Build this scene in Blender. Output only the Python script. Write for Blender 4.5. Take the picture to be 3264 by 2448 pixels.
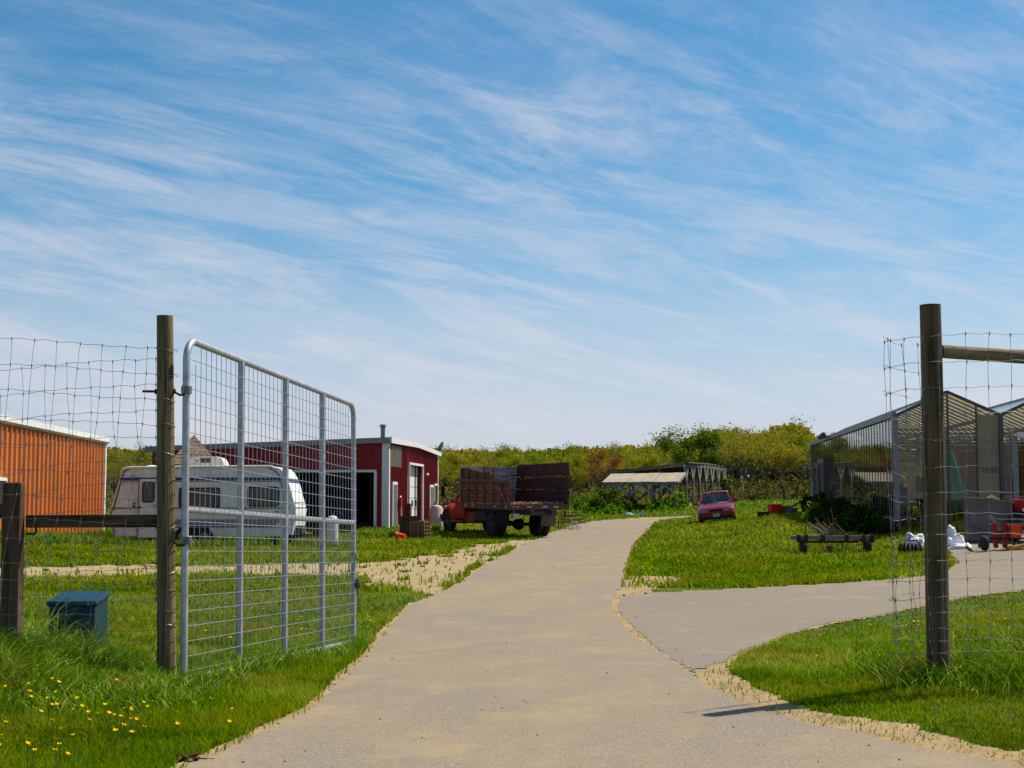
import bpy, math, random
import numpy as np
from mathutils import Vector, Matrix, Euler
R = math.radians
random.seed(7); rng = np.random.default_rng(7)
scene = bpy.context.scene
for o in list(bpy.data.objects): bpy.data.objects.remove(o)

# ------------------------------------------------------------------ camera
F = 4500.0; CX = 1632.0; CY = 1224.0; PITCH = math.atan(381 / F); EYE = 1.3
cd = bpy.data.cameras.new('camera'); cam = bpy.data.objects.new('camera', cd)
scene.collection.objects.link(cam); scene.camera = cam
cam.location = (0, 0, EYE); cam.rotation_euler = (R(90) + PITCH, 0, 0)
cd.sensor_width = 36; cd.lens = F / 3264 * 36; cd.clip_start = .05; cd.clip_end = 6000
scene.render.resolution_x = 1024; scene.render.resolution_y = 768

# ------------------------------------------------------------------ world and sun
SUN_AZ, SUN_EL = R(60), R(54)
world = bpy.data.worlds.new('World'); scene.world = world; world.use_nodes = True
NT = world.node_tree; NT.nodes.clear()
def N(nt, t, **kw):
    n = nt.nodes.new(t)
    for k, v in kw.items():
        if k.startswith('in_'):
            key = k[3:]; n.inputs[int(key) if key.isdigit() else key.replace('_', ' ')].default_value = v
        else: setattr(n, k, v)
    return n
def L(nt, a, b): nt.links.new(a, b)
def build_world():
    nt = NT
    out = N(nt, 'ShaderNodeOutputWorld'); bg = N(nt, 'ShaderNodeBackground'); bg.inputs['Strength'].default_value = 0.075
    sky = N(nt, 'ShaderNodeTexSky', sky_type='NISHITA', sun_disc=False, sun_elevation=SUN_EL, sun_rotation=SUN_AZ)
    sky.altitude = 0; sky.air_density = 1.0; sky.dust_density = 0.4; sky.ozone_density = 3.5
    hs = N(nt, 'ShaderNodeHueSaturation'); hs.inputs['Saturation'].default_value = 1.38; hs.inputs['Value'].default_value = 1.10; hs.inputs['Hue'].default_value = .488
    L(nt, sky.outputs[0], hs.inputs['Color'])
    tc = N(nt, 'ShaderNodeTexCoord'); sep = N(nt, 'ShaderNodeSeparateXYZ'); L(nt, tc.outputs['Generated'], sep.inputs[0])
    def M(op, a, b=None, c=None):
        m = N(nt, 'ShaderNodeMath', operation=op)
        for i, v in enumerate((a, b, c)):
            if v is None: continue
            if isinstance(v, (int, float)): m.inputs[i].default_value = v
            else: L(nt, v, m.inputs[i])
        return m.outputs[0]
    zc = M('MAXIMUM', sep.outputs[2], 0.0); zz = M('ADD', zc, 0.16)
    px = M('DIVIDE', sep.outputs[0], zz); py = M('DIVIDE', sep.outputs[1], zz)
    comb = N(nt, 'ShaderNodeCombineXYZ'); L(nt, px, comb.inputs[0]); L(nt, py, comb.inputs[1])
    def noise(rot, sc, loc, scale, detail, rough, dist):
        m0 = N(nt, 'ShaderNodeMapping'); m0.inputs['Rotation'].default_value = (0, 0, rot); L(nt, comb.outputs[0], m0.inputs[0])
        mp = N(nt, 'ShaderNodeMapping'); mp.inputs['Scale'].default_value = sc; mp.inputs['Location'].default_value = loc
        L(nt, m0.outputs[0], mp.inputs[0])
        n = N(nt, 'ShaderNodeTexNoise'); n.inputs['Scale'].default_value = scale; n.inputs['Detail'].default_value = detail
        n.inputs['Roughness'].default_value = rough; n.inputs['Distortion'].default_value = dist
        L(nt, mp.outputs[0], n.inputs['Vector']); return n.outputs[0]
    def ramp(v, a, b):
        m = N(nt, 'ShaderNodeMapRange', interpolation_type='SMOOTHSTEP'); L(nt, v, m.inputs[0])
        m.inputs[1].default_value = a; m.inputs[2].default_value = b; return m.outputs[0]
    fine = ramp(noise(R(-40), (0.6, 1.7, 1), (5.1, 1.3, 0), 2.6, 15, .72, .45), .40, .70)
    cover = ramp(noise(R(-25), (0.7, 1.3, 1), (2.9, 4.2, 0), 1.0, 5, .55, .6), .34, .60)
    wisp = ramp(noise(R(-92), (0.6, 1.9, 1), (7.7, 2.0, 0), 3.0, 15, .74, .6), .42, .72)
    right = ramp(px, .1, .9)
    veil = ramp(noise(R(-20), (0.6, 1.2, 1), (1.7, 8.8, 0), 1.6, 10, .64, .7), .34, .70)
    a = M('MULTIPLY', fine, M('ADD', M('MULTIPLY', cover, .8), .2))
    b = M('MULTIPLY', M('MULTIPLY', wisp, right), .5)
    s = M('MAXIMUM', a, b)
    cb = N(nt, 'ShaderNodeCombineXYZ'); L(nt, M('ARCTAN2', sep.outputs[0], sep.outputs[1]), cb.inputs[0]); L(nt, M('MULTIPLY', M('ADD', zc, M('MULTIPLY', sep.outputs[0], .22)), 6.5), cb.inputs[1])
    nb = N(nt, 'ShaderNodeTexNoise'); nb.inputs['Scale'].default_value = 3.8; nb.inputs['Detail'].default_value = 14; nb.inputs['Roughness'].default_value = .68; nb.inputs['Distortion'].default_value = .5; L(nt, cb.outputs[0], nb.inputs[0])
    bandw = M('MULTIPLY', ramp(zc, .0, .03), ramp(zc, .33, .12)); band = M('MULTIPLY', ramp(nb.outputs[0], .42, .62), bandw)
    s = M('ADD', M('MULTIPLY', M('MAXIMUM', s, M('MULTIPLY', band, .95)), .54), M('MULTIPLY', veil, .15))
    horizon = ramp(zc, .24, .0)
    s = M('MINIMUM', s, .92)
    mx = N(nt, 'ShaderNodeMix', data_type='RGBA'); L(nt, s, mx.inputs['Factor'])
    mh = N(nt, 'ShaderNodeMix', data_type='RGBA'); L(nt, M('MULTIPLY', horizon, .78), mh.inputs['Factor']); L(nt, hs.outputs[0], mh.inputs['A']); mh.inputs['B'].default_value = (5.7, 6.0, 7.4, 1); L(nt, mh.outputs['Result'], mx.inputs['A'])
    mx.inputs['B'].default_value = (7.0, 7.0, 7.8, 1)
    L(nt, mx.outputs['Result'], bg.inputs['Color']); L(nt, bg.outputs[0], out.inputs[0])
build_world()
sd = bpy.data.lights.new('sun', 'SUN'); sun = bpy.data.objects.new('sun', sd); scene.collection.objects.link(sun)
sd.energy = 5.0; sd.angle = R(.53); sd.color = (1.0, .91, .76)
S = Vector((math.sin(SUN_AZ) * math.cos(SUN_EL), math.cos(SUN_AZ) * math.cos(SUN_EL), math.sin(SUN_EL)))
sun.rotation_euler = S.to_track_quat('Z', 'Y').to_euler(); sun.location = (20, 10, 40)
scene.view_settings.view_transform = 'Standard'; scene.view_settings.look = 'None'
scene.view_settings.exposure = 0.42; scene.view_settings.gamma = 1
scene.cycles.caustics_reflective = False; scene.cycles.caustics_refractive = False; scene.cycles.sample_clamp_indirect = 4; scene.cycles.max_bounces = 8; scene.cycles.transparent_max_bounces = 24

# ------------------------------------------------------------------ helpers
def W(px, py, Y):
    u = (px - CX) / F; v = (py - CY) / F; cp, sp = math.cos(PITCH), math.sin(PITCH)
    k = Y / (cp + v * sp)
    return Vector((u * k, Y, EYE + (sp - v * cp) * k))
def vnoise(x, y, seed=0):
    x = np.asarray(x, float); y = np.asarray(y, float)
    xi = np.floor(x).astype(np.int64); yi = np.floor(y).astype(np.int64); xf = x - xi; yf = y - yi
    def h(a, b):
        n = (a * 374761393 + b * 668265263 + seed * 982451653) & 0x7fffffff
        n = ((n ^ (n >> 13)) * 1274126177) & 0x7fffffff
        return ((n ^ (n >> 16)) & 0xffff) / 65535.0
    sx = xf * xf * (3 - 2 * xf); sy = yf * yf * (3 - 2 * yf)
    return (h(xi, yi) * (1 - sx) + h(xi + 1, yi) * sx) * (1 - sy) + (h(xi, yi + 1) * (1 - sx) + h(xi + 1, yi + 1) * sx) * sy
def fbm(x, y, seed=0, o=4):
    s = 0; a = .5
    for i in range(o): s = s + a * vnoise(x * 2 ** i, y * 2 ** i, seed + i); a *= .5
    return s / (1 - .5 ** o)

class MB:
    def __init__(s): s.v = []; s.f = []; s.m = []
    def add(s, vs, fs, mi=0):
        b = len(s.v); s.v += [tuple(p) for p in vs]; s.f += [tuple(b + i for i in f) for f in fs]; s.m += [mi] * len(fs); return s
    def box(s, c, d, rot=None, mi=0, taper=1.0):
        hx, hy, hz = d[0] / 2, d[1] / 2, d[2] / 2; c = Vector(c)
        vs = [Vector((x * (taper if z > 0 else 1), y * (taper if z > 0 else 1), z)) for z in (-hz, hz) for x, y in ((-hx, -hy), (hx, -hy), (hx, hy), (-hx, hy))]
        if rot is not None:
            m = Euler(rot).to_matrix(); vs = [m @ v for v in vs]
        s.add([v + c for v in vs], [(3, 2, 1, 0), (4, 5, 6, 7), (0, 1, 5, 4), (1, 2, 6, 5), (2, 3, 7, 6), (3, 0, 4, 7)], mi); return s
    def beam(s, p, q, w, h, mi=0, up=(0, 0, 1)):
        p, q = Vector(p), Vector(q); d = (q - p).normalized(); up = Vector(up)
        if abs(d.dot(up)) > .98: up = Vector((0, 1, 0))
        x = d.cross(up).normalized(); z = x.cross(d)
        vs = [e + x * a * w / 2 + z * b * h / 2 for e in (p, q) for a, b in ((-1, -1), (1, -1), (1, 1), (-1, 1))]
        s.add(vs, [(0, 1, 2, 3), (7, 6, 5, 4), (0, 4, 5, 1), (1, 5, 6, 2), (2, 6, 7, 3), (3, 7, 4, 0)], mi); return s
    def tube(s, pts, r, n=8, mi=0, cap=True, closed=False):
        pts = [Vector(p) for p in pts]; rs = r if isinstance(r, (list, tuple)) else [r] * len(pts)
        b = len(s.v); prev = None; k = len(pts)
        for i, p in enumerate(pts):
            if closed: d = (pts[(i + 1) % k] - pts[i - 1]).normalized()
            else: d = (pts[min(i + 1, k - 1)] - pts[max(i - 1, 0)]).normalized()
            if prev is None:
                a = Vector((0, 0, 1)) if abs(d.z) < .9 else Vector((1, 0, 0)); x = d.cross(a).normalized()
            else: x = (prev - d * prev.dot(d)).normalized()
            prev = x; y = d.cross(x)
            for j in range(n):
                t = 2 * math.pi * j / n; s.v.append(tuple(p + (x * math.cos(t) + y * math.sin(t)) * rs[i]))
        fs = []
        for i in range(k if closed else k - 1):
            i2 = (i + 1) % k
            for j in range(n): fs.append((b + i * n + j, b + i * n + (j + 1) % n, b + i2 * n + (j + 1) % n, b + i2 * n + j))
        if cap and not closed:
            fs.append(tuple(b + j for j in range(n))[::-1]); fs.append(tuple(b + (k - 1) * n + j for j in range(n)))
        s.f += fs; s.m += [mi] * len(fs); return s
    def prism(s, pts, y0, y1, mi=0, axis='y'):
        n = len(pts)
        def P(a, b, c): return (a, c, b) if axis == 'y' else ((c, a, b) if axis == 'x' else (a, b, c))
        vs = [P(a, b, y0) for a, b in pts] + [P(a, b, y1) for a, b in pts]
        fs = [tuple(range(n)), tuple(range(2 * n - 1, n - 1, -1))] + [(i, n + i, n + (i + 1) % n, (i + 1) % n) for i in range(n)]
        s.add(vs, fs, mi); return s
    def lathe(s, prof, c=(0, 0, 0), n=24, mi=0, axis='z'):
        b = len(s.v); c = Vector(c)
        for r, z in prof:
            for j in range(n):
                t = 2 * math.pi * j / n; a, d = r * math.cos(t), r * math.sin(t)
                p = Vector((a, d, z)) if axis == 'z' else (Vector((a, z, d)) if axis == 'y' else Vector((z, a, d)))
                s.v.append(tuple(p + c))
        fs = []
        for i in range(len(prof) - 1):
            for j in range(n): fs.append((b + i * n + j, b + i * n + (j + 1) % n, b + (i + 1) * n + (j + 1) % n, b + (i + 1) * n + j))
        fs.append(tuple(b + j for j in range(n))[::-1]); fs.append(tuple(b + (len(prof) - 1) * n + j for j in range(n)))
        s.f += fs; s.m += [mi] * len(fs); return s
    def quad(s, a, b, c, d, mi=0): s.add([a, b, c, d], [(0, 1, 2, 3)], mi); return s
    def build(s, name, mats, parent=None, smooth=False, bevel=0):
        me = bpy.data.meshes.new(name); me.from_pydata(s.v, [], s.f); me.update()
        if not isinstance(mats, (list, tuple)): mats = [mats]
        for m in mats: me.materials.append(m)
        if len(mats) > 1: me.polygons.foreach_set('material_index', s.m)
        if smooth:
            me.polygons.foreach_set('use_smooth', [True] * len(s.f))
            try: me.set_sharp_from_angle(angle=R(40))
            except Exception: pass
        o = bpy.data.objects.new(name, me); scene.collection.objects.link(o)
        if parent: o.parent = parent
        if bevel:
            bm = o.modifiers.new('bevel', 'BEVEL'); bm.width = bevel; bm.segments = 2; bm.limit_method = 'ANGLE'
        return o
def tag(o, label=None, cat=None, group=None, kind=None):
    if label: o['label'] = label
    if cat: o['category'] = cat
    if group: o['group'] = group
    if kind: o['kind'] = kind
    return o
def empty(name, loc, rz=0, label=None, cat=None, group=None, rot=None):
    o = bpy.data.objects.new(name, None); scene.collection.objects.link(o); o.empty_display_size = .3
    o.location = loc; o.rotation_euler = rot if rot else (0, 0, rz); return tag(o, label, cat, group)
def copy_tree(o, parent=None):
    c = o.copy(); scene.collection.objects.link(c); c.parent = parent
    for ch in list(o.children): copy_tree(ch, c)
    return c
def np_mesh(name, verts, faces_list, mats, mat_idx=None, attr=None, smooth=False):
    """faces_list: list of (array n x k)"""
    me = bpy.data.meshes.new(name); verts = np.asarray(verts, np.float32)
    me.vertices.add(len(verts)); me.vertices.foreach_set('co', verts.ravel())
    nl = sum(f.size for f in faces_list); nf = sum(len(f) for f in faces_list)
    me.loops.add(nl); me.polygons.add(nf)
    me.loops.foreach_set('vertex_index', np.concatenate([f.ravel() for f in faces_list]).astype(np.int32))
    tot = np.concatenate([np.full(len(f), f.shape[1]) for f in faces_list]); st = np.concatenate([[0], np.cumsum(tot)[:-1]])
    me.polygons.foreach_set('loop_start', st.astype(np.int32)); me.polygons.foreach_set('loop_total', tot.astype(np.int32))
    for m in (mats if isinstance(mats, (list, tuple)) else [mats]): me.materials.append(m)
    if smooth: me.polygons.foreach_set('use_smooth', np.ones(nf, bool))
    me.update(calc_edges=True)
    if attr:
        for k, a in attr.items():
            at = me.attributes.new(k, 'FLOAT', 'POINT'); at.data.foreach_set('value', np.asarray(a, np.float32))
    o = bpy.data.objects.new(name, me); scene.collection.objects.link(o); return o

# ------------------------------------------------------------------ materials
def base_mat(name):
    m = bpy.data.materials.new(name); m.use_nodes = True; nt = m.node_tree
    return m, nt, nt.nodes['Principled BSDF']
def pm(name, c1, c2=None, scale=5, rough=.6, metal=0, bump=0, stretch=(1, 1, 1), detail=5, bscale=None, lo=.35, hi=.65, coat=0, spec=None, streak=0):
    m, nt, bs = base_mat(name); bs.inputs['Roughness'].default_value = rough; bs.inputs['Metallic'].default_value = metal
    if coat: bs.inputs['Coat Weight'].default_value = coat
    bs.inputs['Specular IOR Level'].default_value = (.22 if rough > .3 else .5) if spec is None else spec
    c2 = c2 or tuple(x * .8 for x in c1); c1 = tuple(x * .9 for x in c1) + (1,); c2 = tuple(x * .9 for x in c2) + (1,)
    tc = N(nt, 'ShaderNodeTexCoord'); mp = N(nt, 'ShaderNodeMapping'); mp.inputs['Scale'].default_value = stretch
    L(nt, tc.outputs['Object'], mp.inputs[0])
    no = N(nt, 'ShaderNodeTexNoise'); no.inputs['Scale'].default_value = scale; no.inputs['Detail'].default_value = detail
    L(nt, mp.outputs[0], no.inputs['Vector'])
    mr = N(nt, 'ShaderNodeMapRange'); L(nt, no.outputs[0], mr.inputs[0]); mr.inputs[1].default_value = lo; mr.inputs[2].default_value = hi
    mx = N(nt, 'ShaderNodeMix', data_type='RGBA'); L(nt, mr.outputs[0], mx.inputs['Factor']); mx.inputs['A'].default_value = c1; mx.inputs['B'].default_value = c2
    col = mx.outputs['Result']
    if streak:
        g = N(nt, 'ShaderNodeNewGeometry')
        for st_, sc_, lo_, hi_, cc in (((2.2, 2.2, .22), 1.6, .50, .74, (.42, .36, .30)), ((1, 1, 1), .9, .48, .72, (.80, .72, .66)), ((1, 1, .35), 5, .62, .78, (.55, .45, .38))):
            ms = N(nt, 'ShaderNodeMapping'); ms.inputs['Scale'].default_value = st_; L(nt, g.outputs['Position'], ms.inputs[0])
            ns = N(nt, 'ShaderNodeTexNoise'); ns.inputs['Scale'].default_value = sc_; ns.inputs['Detail'].default_value = 8; ns.inputs['Roughness'].default_value = .65; L(nt, ms.outputs[0], ns.inputs[0])
            rs = N(nt, 'ShaderNodeMapRange'); L(nt, ns.outputs[0], rs.inputs[0]); rs.inputs[1].default_value = lo_; rs.inputs[2].default_value = hi_; rs.inputs[4].default_value = streak
            m2 = N(nt, 'ShaderNodeMix', data_type='RGBA', blend_type='MULTIPLY'); L(nt, rs.outputs[0], m2.inputs['Factor']); L(nt, col, m2.inputs['A']); m2.inputs['B'].default_value = cc + (1,); col = m2.outputs['Result']
    L(nt, col, bs.inputs['Base Color'])
    if bump:
        n2 = N(nt, 'ShaderNodeTexNoise'); n2.inputs['Scale'].default_value = bscale or scale * 4; n2.inputs['Detail'].default_value = 6
        L(nt, mp.outputs[0], n2.inputs['Vector'])
        b = N(nt, 'ShaderNodeBump'); b.inputs['Strength'].default_value = bump; b.inputs['Distance'].default_value = .02
        L(nt, n2.outputs[0], b.inputs['Height']); L(nt, b.outputs[0], bs.inputs['Normal'])
    return m
def wood(name, c1, c2, crack=(.02, .015, .01), sc=1.0, axis='z', green=None):
    c1 = tuple(x * .85 for x in c1); c2 = tuple(x * .85 for x in c2)
    m, nt, bs = base_mat(name); bs.inputs['Roughness'].default_value = .85; bs.inputs['Specular IOR Level'].default_value = .2
    st = {'z': (9, 9, .55), 'x': (.55, 9, 9), 'y': (9, .55, 9)}[axis]; st = tuple(x * sc for x in st)
    tc = N(nt, 'ShaderNodeTexCoord'); mp = N(nt, 'ShaderNodeMapping'); mp.inputs['Scale'].default_value = st; L(nt, tc.outputs['Object'], mp.inputs[0])
    n1 = N(nt, 'ShaderNodeTexNoise'); n1.inputs['Scale'].default_value = 2.2; n1.inputs['Detail'].default_value = 8; n1.inputs['Distortion'].default_value = .8; L(nt, mp.outputs[0], n1.inputs[0])
    n2 = N(nt, 'ShaderNodeTexNoise'); n2.inputs['Scale'].default_value = 9; n2.inputs['Detail'].default_value = 4; L(nt, mp.outputs[0], n2.inputs[0])
    r = N(nt, 'ShaderNodeValToRGB'); e = r.color_ramp.elements; e[0].position = .3; e[0].color = tuple(crack) + (1,); e[1].position = .42; e[1].color = tuple(c1) + (1,)
    x = e.new(.62); x.color = tuple(c2) + (1,); L(nt, n1.outputs[0], r.inputs[0])
    col = r.outputs[0]
    n3 = N(nt, 'ShaderNodeTexNoise'); n3.inputs['Scale'].default_value = 2.5; n3.inputs['Detail'].default_value = 3; L(nt, tc.outputs['Object'], n3.inputs[0])
    mx = N(nt, 'ShaderNodeMix', data_type='RGBA', blend_type='MULTIPLY'); L(nt, col, mx.inputs['A'])
    mr = N(nt, 'ShaderNodeMapRange'); L(nt, n3.outputs[0], mr.inputs[0]); mr.inputs[1].default_value = .4; mr.inputs[2].default_value = .65; L(nt, mr.outputs[0], mx.inputs['Factor'])
    mx.inputs['B'].default_value = tuple(green or (.8, .75, .7)) + (1,)
    L(nt, mx.outputs['Result'], bs.inputs['Base Color'])
    b = N(nt, 'ShaderNodeBump'); b.inputs['Strength'].default_value = .6; b.inputs['Distance'].default_value = .01
    ad = N(nt, 'ShaderNodeMath', operation='ADD'); L(nt, n1.outputs[0], ad.inputs[0]); L(nt, n2.outputs[0], ad.inputs[1]); L(nt, ad.outputs[0], b.inputs['Height']); L(nt, b.outputs[0], bs.inputs['Normal'])
    return m
def glass(name, tint=(.8, .85, .85), ior=1.5, gloss_boost=1.0, rough=.02, opaque=None, base=(.5, .5, .45)):
    m = bpy.data.materials.new(name); m.use_nodes = True; nt = m.node_tree; nt.nodes.clear()
    out = N(nt, 'ShaderNodeOutputMaterial'); tr = N(nt, 'ShaderNodeBsdfTransparent'); tr.inputs[0].default_value = tuple(tint) + (1,)
    gl = N(nt, 'ShaderNodeBsdfGlossy'); gl.inputs['Roughness'].default_value = rough
    gl.inputs['Color'].default_value = (gloss_boost,) * 3 + (1,)
    fr = N(nt, 'ShaderNodeFresnel'); gb = N(nt, 'ShaderNodeNewGeometry')
    e1 = N(nt, 'ShaderNodeMath', operation='MULTIPLY_ADD'); L(nt, gb.outputs['Backfacing'], e1.inputs[0]); e1.inputs[1].default_value = -2; e1.inputs[2].default_value = 1
    e2 = N(nt, 'ShaderNodeMath', operation='POWER'); e2.inputs[0].default_value = ior; L(nt, e1.outputs[0], e2.inputs[1]); L(nt, e2.outputs[0], fr.inputs[0]); mx = N(nt, 'ShaderNodeMixShader')
    L(nt, fr.outputs[0], mx.inputs[0])
    if opaque:
        df = N(nt, 'ShaderNodeBsdfDiffuse'); df.inputs[0].default_value = tuple(base) + (1,)
        tl = N(nt, 'ShaderNodeBsdfTranslucent'); tl.inputs[0].default_value = tuple(base) + (1,)
        a = N(nt, 'ShaderNodeMixShader'); a.inputs[0].default_value = .55; L(nt, df.outputs[0], a.inputs[1]); L(nt, tl.outputs[0], a.inputs[2])
        b = N(nt, 'ShaderNodeMixShader'); b.inputs[0].default_value = opaque; L(nt, tr.outputs[0], b.inputs[1]); L(nt, a.outputs[0], b.inputs[2]); L(nt, b.outputs[0], mx.inputs[1])
    else: L(nt, tr.outputs[0], mx.inputs[1])
    L(nt, gl.outputs[0], mx.inputs[2]); L(nt, mx.outputs[0], out.inputs[0]); return m
def leafmat(name, cols, trans=.35, patch=.35, patch_cols=None, rough=.85):
    """colour chosen per leaf by the 'tint' attribute, with slow drift over the ground"""
    m = bpy.data.materials.new(name); m.use_nodes = True; nt = m.node_tree; nt.nodes.clear()
    out = N(nt, 'ShaderNodeOutputMaterial'); at = N(nt, 'ShaderNodeAttribute', attribute_name='tint')
    r = N(nt, 'ShaderNodeValToRGB'); e = r.color_ramp.elements
    e[0].color = tuple(cols[0]) + (1,); e[1].color = tuple(cols[-1]) + (1,)
    for i, c in enumerate(cols[1:-1]): x = e.new((i + 1) / (len(cols) - 1)); x.color = tuple(c) + (1,)
    L(nt, at.outputs['Fac'], r.inputs[0]); col = r.outputs[0]
    if patch_cols:
        g = N(nt, 'ShaderNodeNewGeometry'); n = N(nt, 'ShaderNodeTexNoise'); n.inputs['Scale'].default_value = patch; n.inputs['Detail'].default_value = 4; L(nt, g.outputs['Position'], n.inputs[0])
        mr = N(nt, 'ShaderNodeMapRange'); L(nt, n.outputs[0], mr.inputs[0]); mr.inputs[1].default_value = .45; mr.inputs[2].default_value = .68; mr.inputs[4].default_value = .85
        mx = N(nt, 'ShaderNodeMix', data_type='RGBA'); L(nt, mr.outputs[0], mx.inputs['Factor']); L(nt, col, mx.inputs['A']); mx.inputs['B'].default_value = tuple(patch_cols) + (1,); col = mx.outputs['Result']
        for sc_, lo_, hi_, cc, w_ in ((1.4, .5, .66, (.035, .085, .001), .6), (.22, .52, .68, (.25, .24, .006), .6), (.75, .58, .70, (.28, .17, .04), .55)):
            n = N(nt, 'ShaderNodeTexNoise'); n.inputs['Scale'].default_value = sc_ * (patch / .45); n.inputs['Detail'].default_value = 6; n.inputs['Roughness'].default_value = .6; L(nt, g.outputs['Position'], n.inputs[0])
            mr = N(nt, 'ShaderNodeMapRange'); L(nt, n.outputs[0], mr.inputs[0]); mr.inputs[1].default_value = lo_; mr.inputs[2].default_value = hi_; mr.inputs[4].default_value = w_
            mx = N(nt, 'ShaderNodeMix', data_type='RGBA'); L(nt, mr.outputs[0], mx.inputs['Factor']); L(nt, col, mx.inputs['A']); mx.inputs['B'].default_value = cc + (1,); col = mx.outputs['Result']
    else:
        oi = N(nt, 'ShaderNodeObjectInfo'); hs = N(nt, 'ShaderNodeHueSaturation'); L(nt, col, hs.inputs['Color'])
        a = N(nt, 'ShaderNodeMapRange'); L(nt, oi.outputs['Random'], a.inputs[0]); a.inputs[3].default_value = .475; a.inputs[4].default_value = .52; L(nt, a.outputs[0], hs.inputs['Hue'])
        b = N(nt, 'ShaderNodeMapRange'); L(nt, oi.outputs['Random'], b.inputs[0]); b.inputs[3].default_value = 1.2; b.inputs[4].default_value = .75; L(nt, b.outputs[0], hs.inputs['Value']); col = hs.outputs[0]
    p = N(nt, 'ShaderNodeBsdfDiffuse'); L(nt, col, p.inputs[0])
    t = N(nt, 'ShaderNodeBsdfTranslucent'); L(nt, col, t.inputs[0]); mx = N(nt, 'ShaderNodeMixShader'); mx.inputs[0].default_value = trans
    L(nt, p.outputs[0], mx.inputs[1]); L(nt, t.outputs[0], mx.inputs[2]); L(nt, mx.outputs[0], out.inputs[0]); return m

m_galv = pm('galvanised', (.50, .51, .56), (.36, .37, .42), 14, .42, .45, .03)
m_wire = pm('wire', (.20, .21, .23), (.30, .30, .31), 30, .45, .7)
m_white = pm('white_paint', (.78, .78, .77), (.66, .66, .65), 4, .5)
m_dwhite = pm('trailer_white', (.84, .88, .87), (.72, .76, .74), 2.5, .45, 0, 0, (1, 1, 4), streak=.45)
m_rust = pm('rust', (.10, .03, .015), (.05, .02, .012), 20, .85, 0, .2)
m_black = pm('black', (.012, .012, .014), (.02, .02, .02), 6, .55)
m_rubber = pm('rubber', (.016, .016, .017), (.03, .028, .026), 12, .85)
m_steel = pm('dark_steel', (.07, .075, .085), (.12, .11, .10), 12, .5, .5)
m_greysteel = pm('grey_steel', (.25, .26, .27), (.16, .16, .17), 12, .45, .5)
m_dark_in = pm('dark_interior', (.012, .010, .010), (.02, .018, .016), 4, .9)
m_postl = wood('post_left_wood', (.13, .09, .045), (.27, .20, .11), green=(.75, .80, .55))
m_postr = wood('post_right_wood', (.10, .070, .04), (.19, .135, .08), green=(.75, .70, .60))
m_post_old = wood('old_post_wood', (.085, .048, .03), (.17, .10, .065))
m_rail = wood('rail_wood', (.06, .04, .02), (.14, .095, .05), axis='x')
m_pole = wood('pole_wood', (.22, .17, .10), (.36, .30, .20), axis='x')
m_crate = wood('crate_wood', (.16, .09, .05), (.28, .17, .09), sc=2)
m_plank = wood('plank_wood', (.16, .08, .035), (.26, .13, .06), axis='x')
m_stake = wood('stake_wood', (.19, .068, .040), (.29, .12, .07), axis='x')
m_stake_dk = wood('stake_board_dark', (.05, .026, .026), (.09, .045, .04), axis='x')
m_greybd = wood('grey_board', (.26, .27, .31), (.46, .48, .54), axis='y')
m_ggrey = wood('weathered_grey', (.14, .13, .12), (.30, .28, .26))
m_bark = pm('bark', (.11, .092, .07), (.20, .17, .135), 8, .9, 0, .3)
m_red = pm('truck_red', (.44, .02, .008), (.30, .014, .007), 3, .55, 0, .02)
m_redline = pm('red_paint', (.45, .02, .012), (.32, .02, .01), 6, .6)
m_orange = pm('orange_plastic', (.85, .055, .012), (.7, .04, .01), 6, .4)
m_chrome = pm('chrome', (.6, .6, .62), (.5, .5, .5), 6, .15, 1)
m_carglass = glass('car_glass', (.55, .60, .58), 1.5)
m_ghglass = glass('greenhouse_glass', (.74, .73, .58), 1.52, .95)
m_ghside = glass('greenhouse_side_glass', (.40, .42, .32), 1.95, .95)
m_ghroof = glass('greenhouse_roof_glass', (.7, .72, .65), 1.45, .9, .1, .7, (.66, .57, .40))
m_tint = pm('dark_window', (.018, .02, .024), (.03, .03, .035), 3, .08)
m_blueln = pm('blue_stripe', (.02, .06, .18), (.02, .05, .13), 4, .4)
m_greyln = pm('grey_stripe', (.22, .25, .28), (.2, .22, .25), 4, .4)
m_teal = pm('teal_plastic', (.006, .048, .080), (.005, .035, .058), 4, .42)
m_tarp_teal = pm('teal_tarp', (.005, .42, .33), (.005, .28, .24), 3, .5)
m_tarp_blue = pm('blue_tarp', (.04, .22, .55), (.03, .15, .42), 6, .5)
m_bagw = pm('white_bag', (.82, .82, .85), (.68, .69, .75), 5, .6, 0, .2)
m_shingle = pm('shingle_brown', (.20, .135, .09), (.27, .19, .135), 3, .9, 0, .2)
m_amber = pm('amber', (.6, .2, .02), (.5, .15, .02), 4, .3)
m_beige = pm('beige_sheet', (.45, .36, .22), (.36, .28, .17), 1.5, .8)
m_yellow = pm('yellow_paint', (.55, .28, .03), (.45, .22, .03), 6, .6)
m_concrete = pm('concrete', (.40, .38, .34), (.30, .28, .25), 3, .9)
m_greybox = pm('grey_bin', (.17, .145, .15), (.12, .10, .10), 2, .8)

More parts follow.
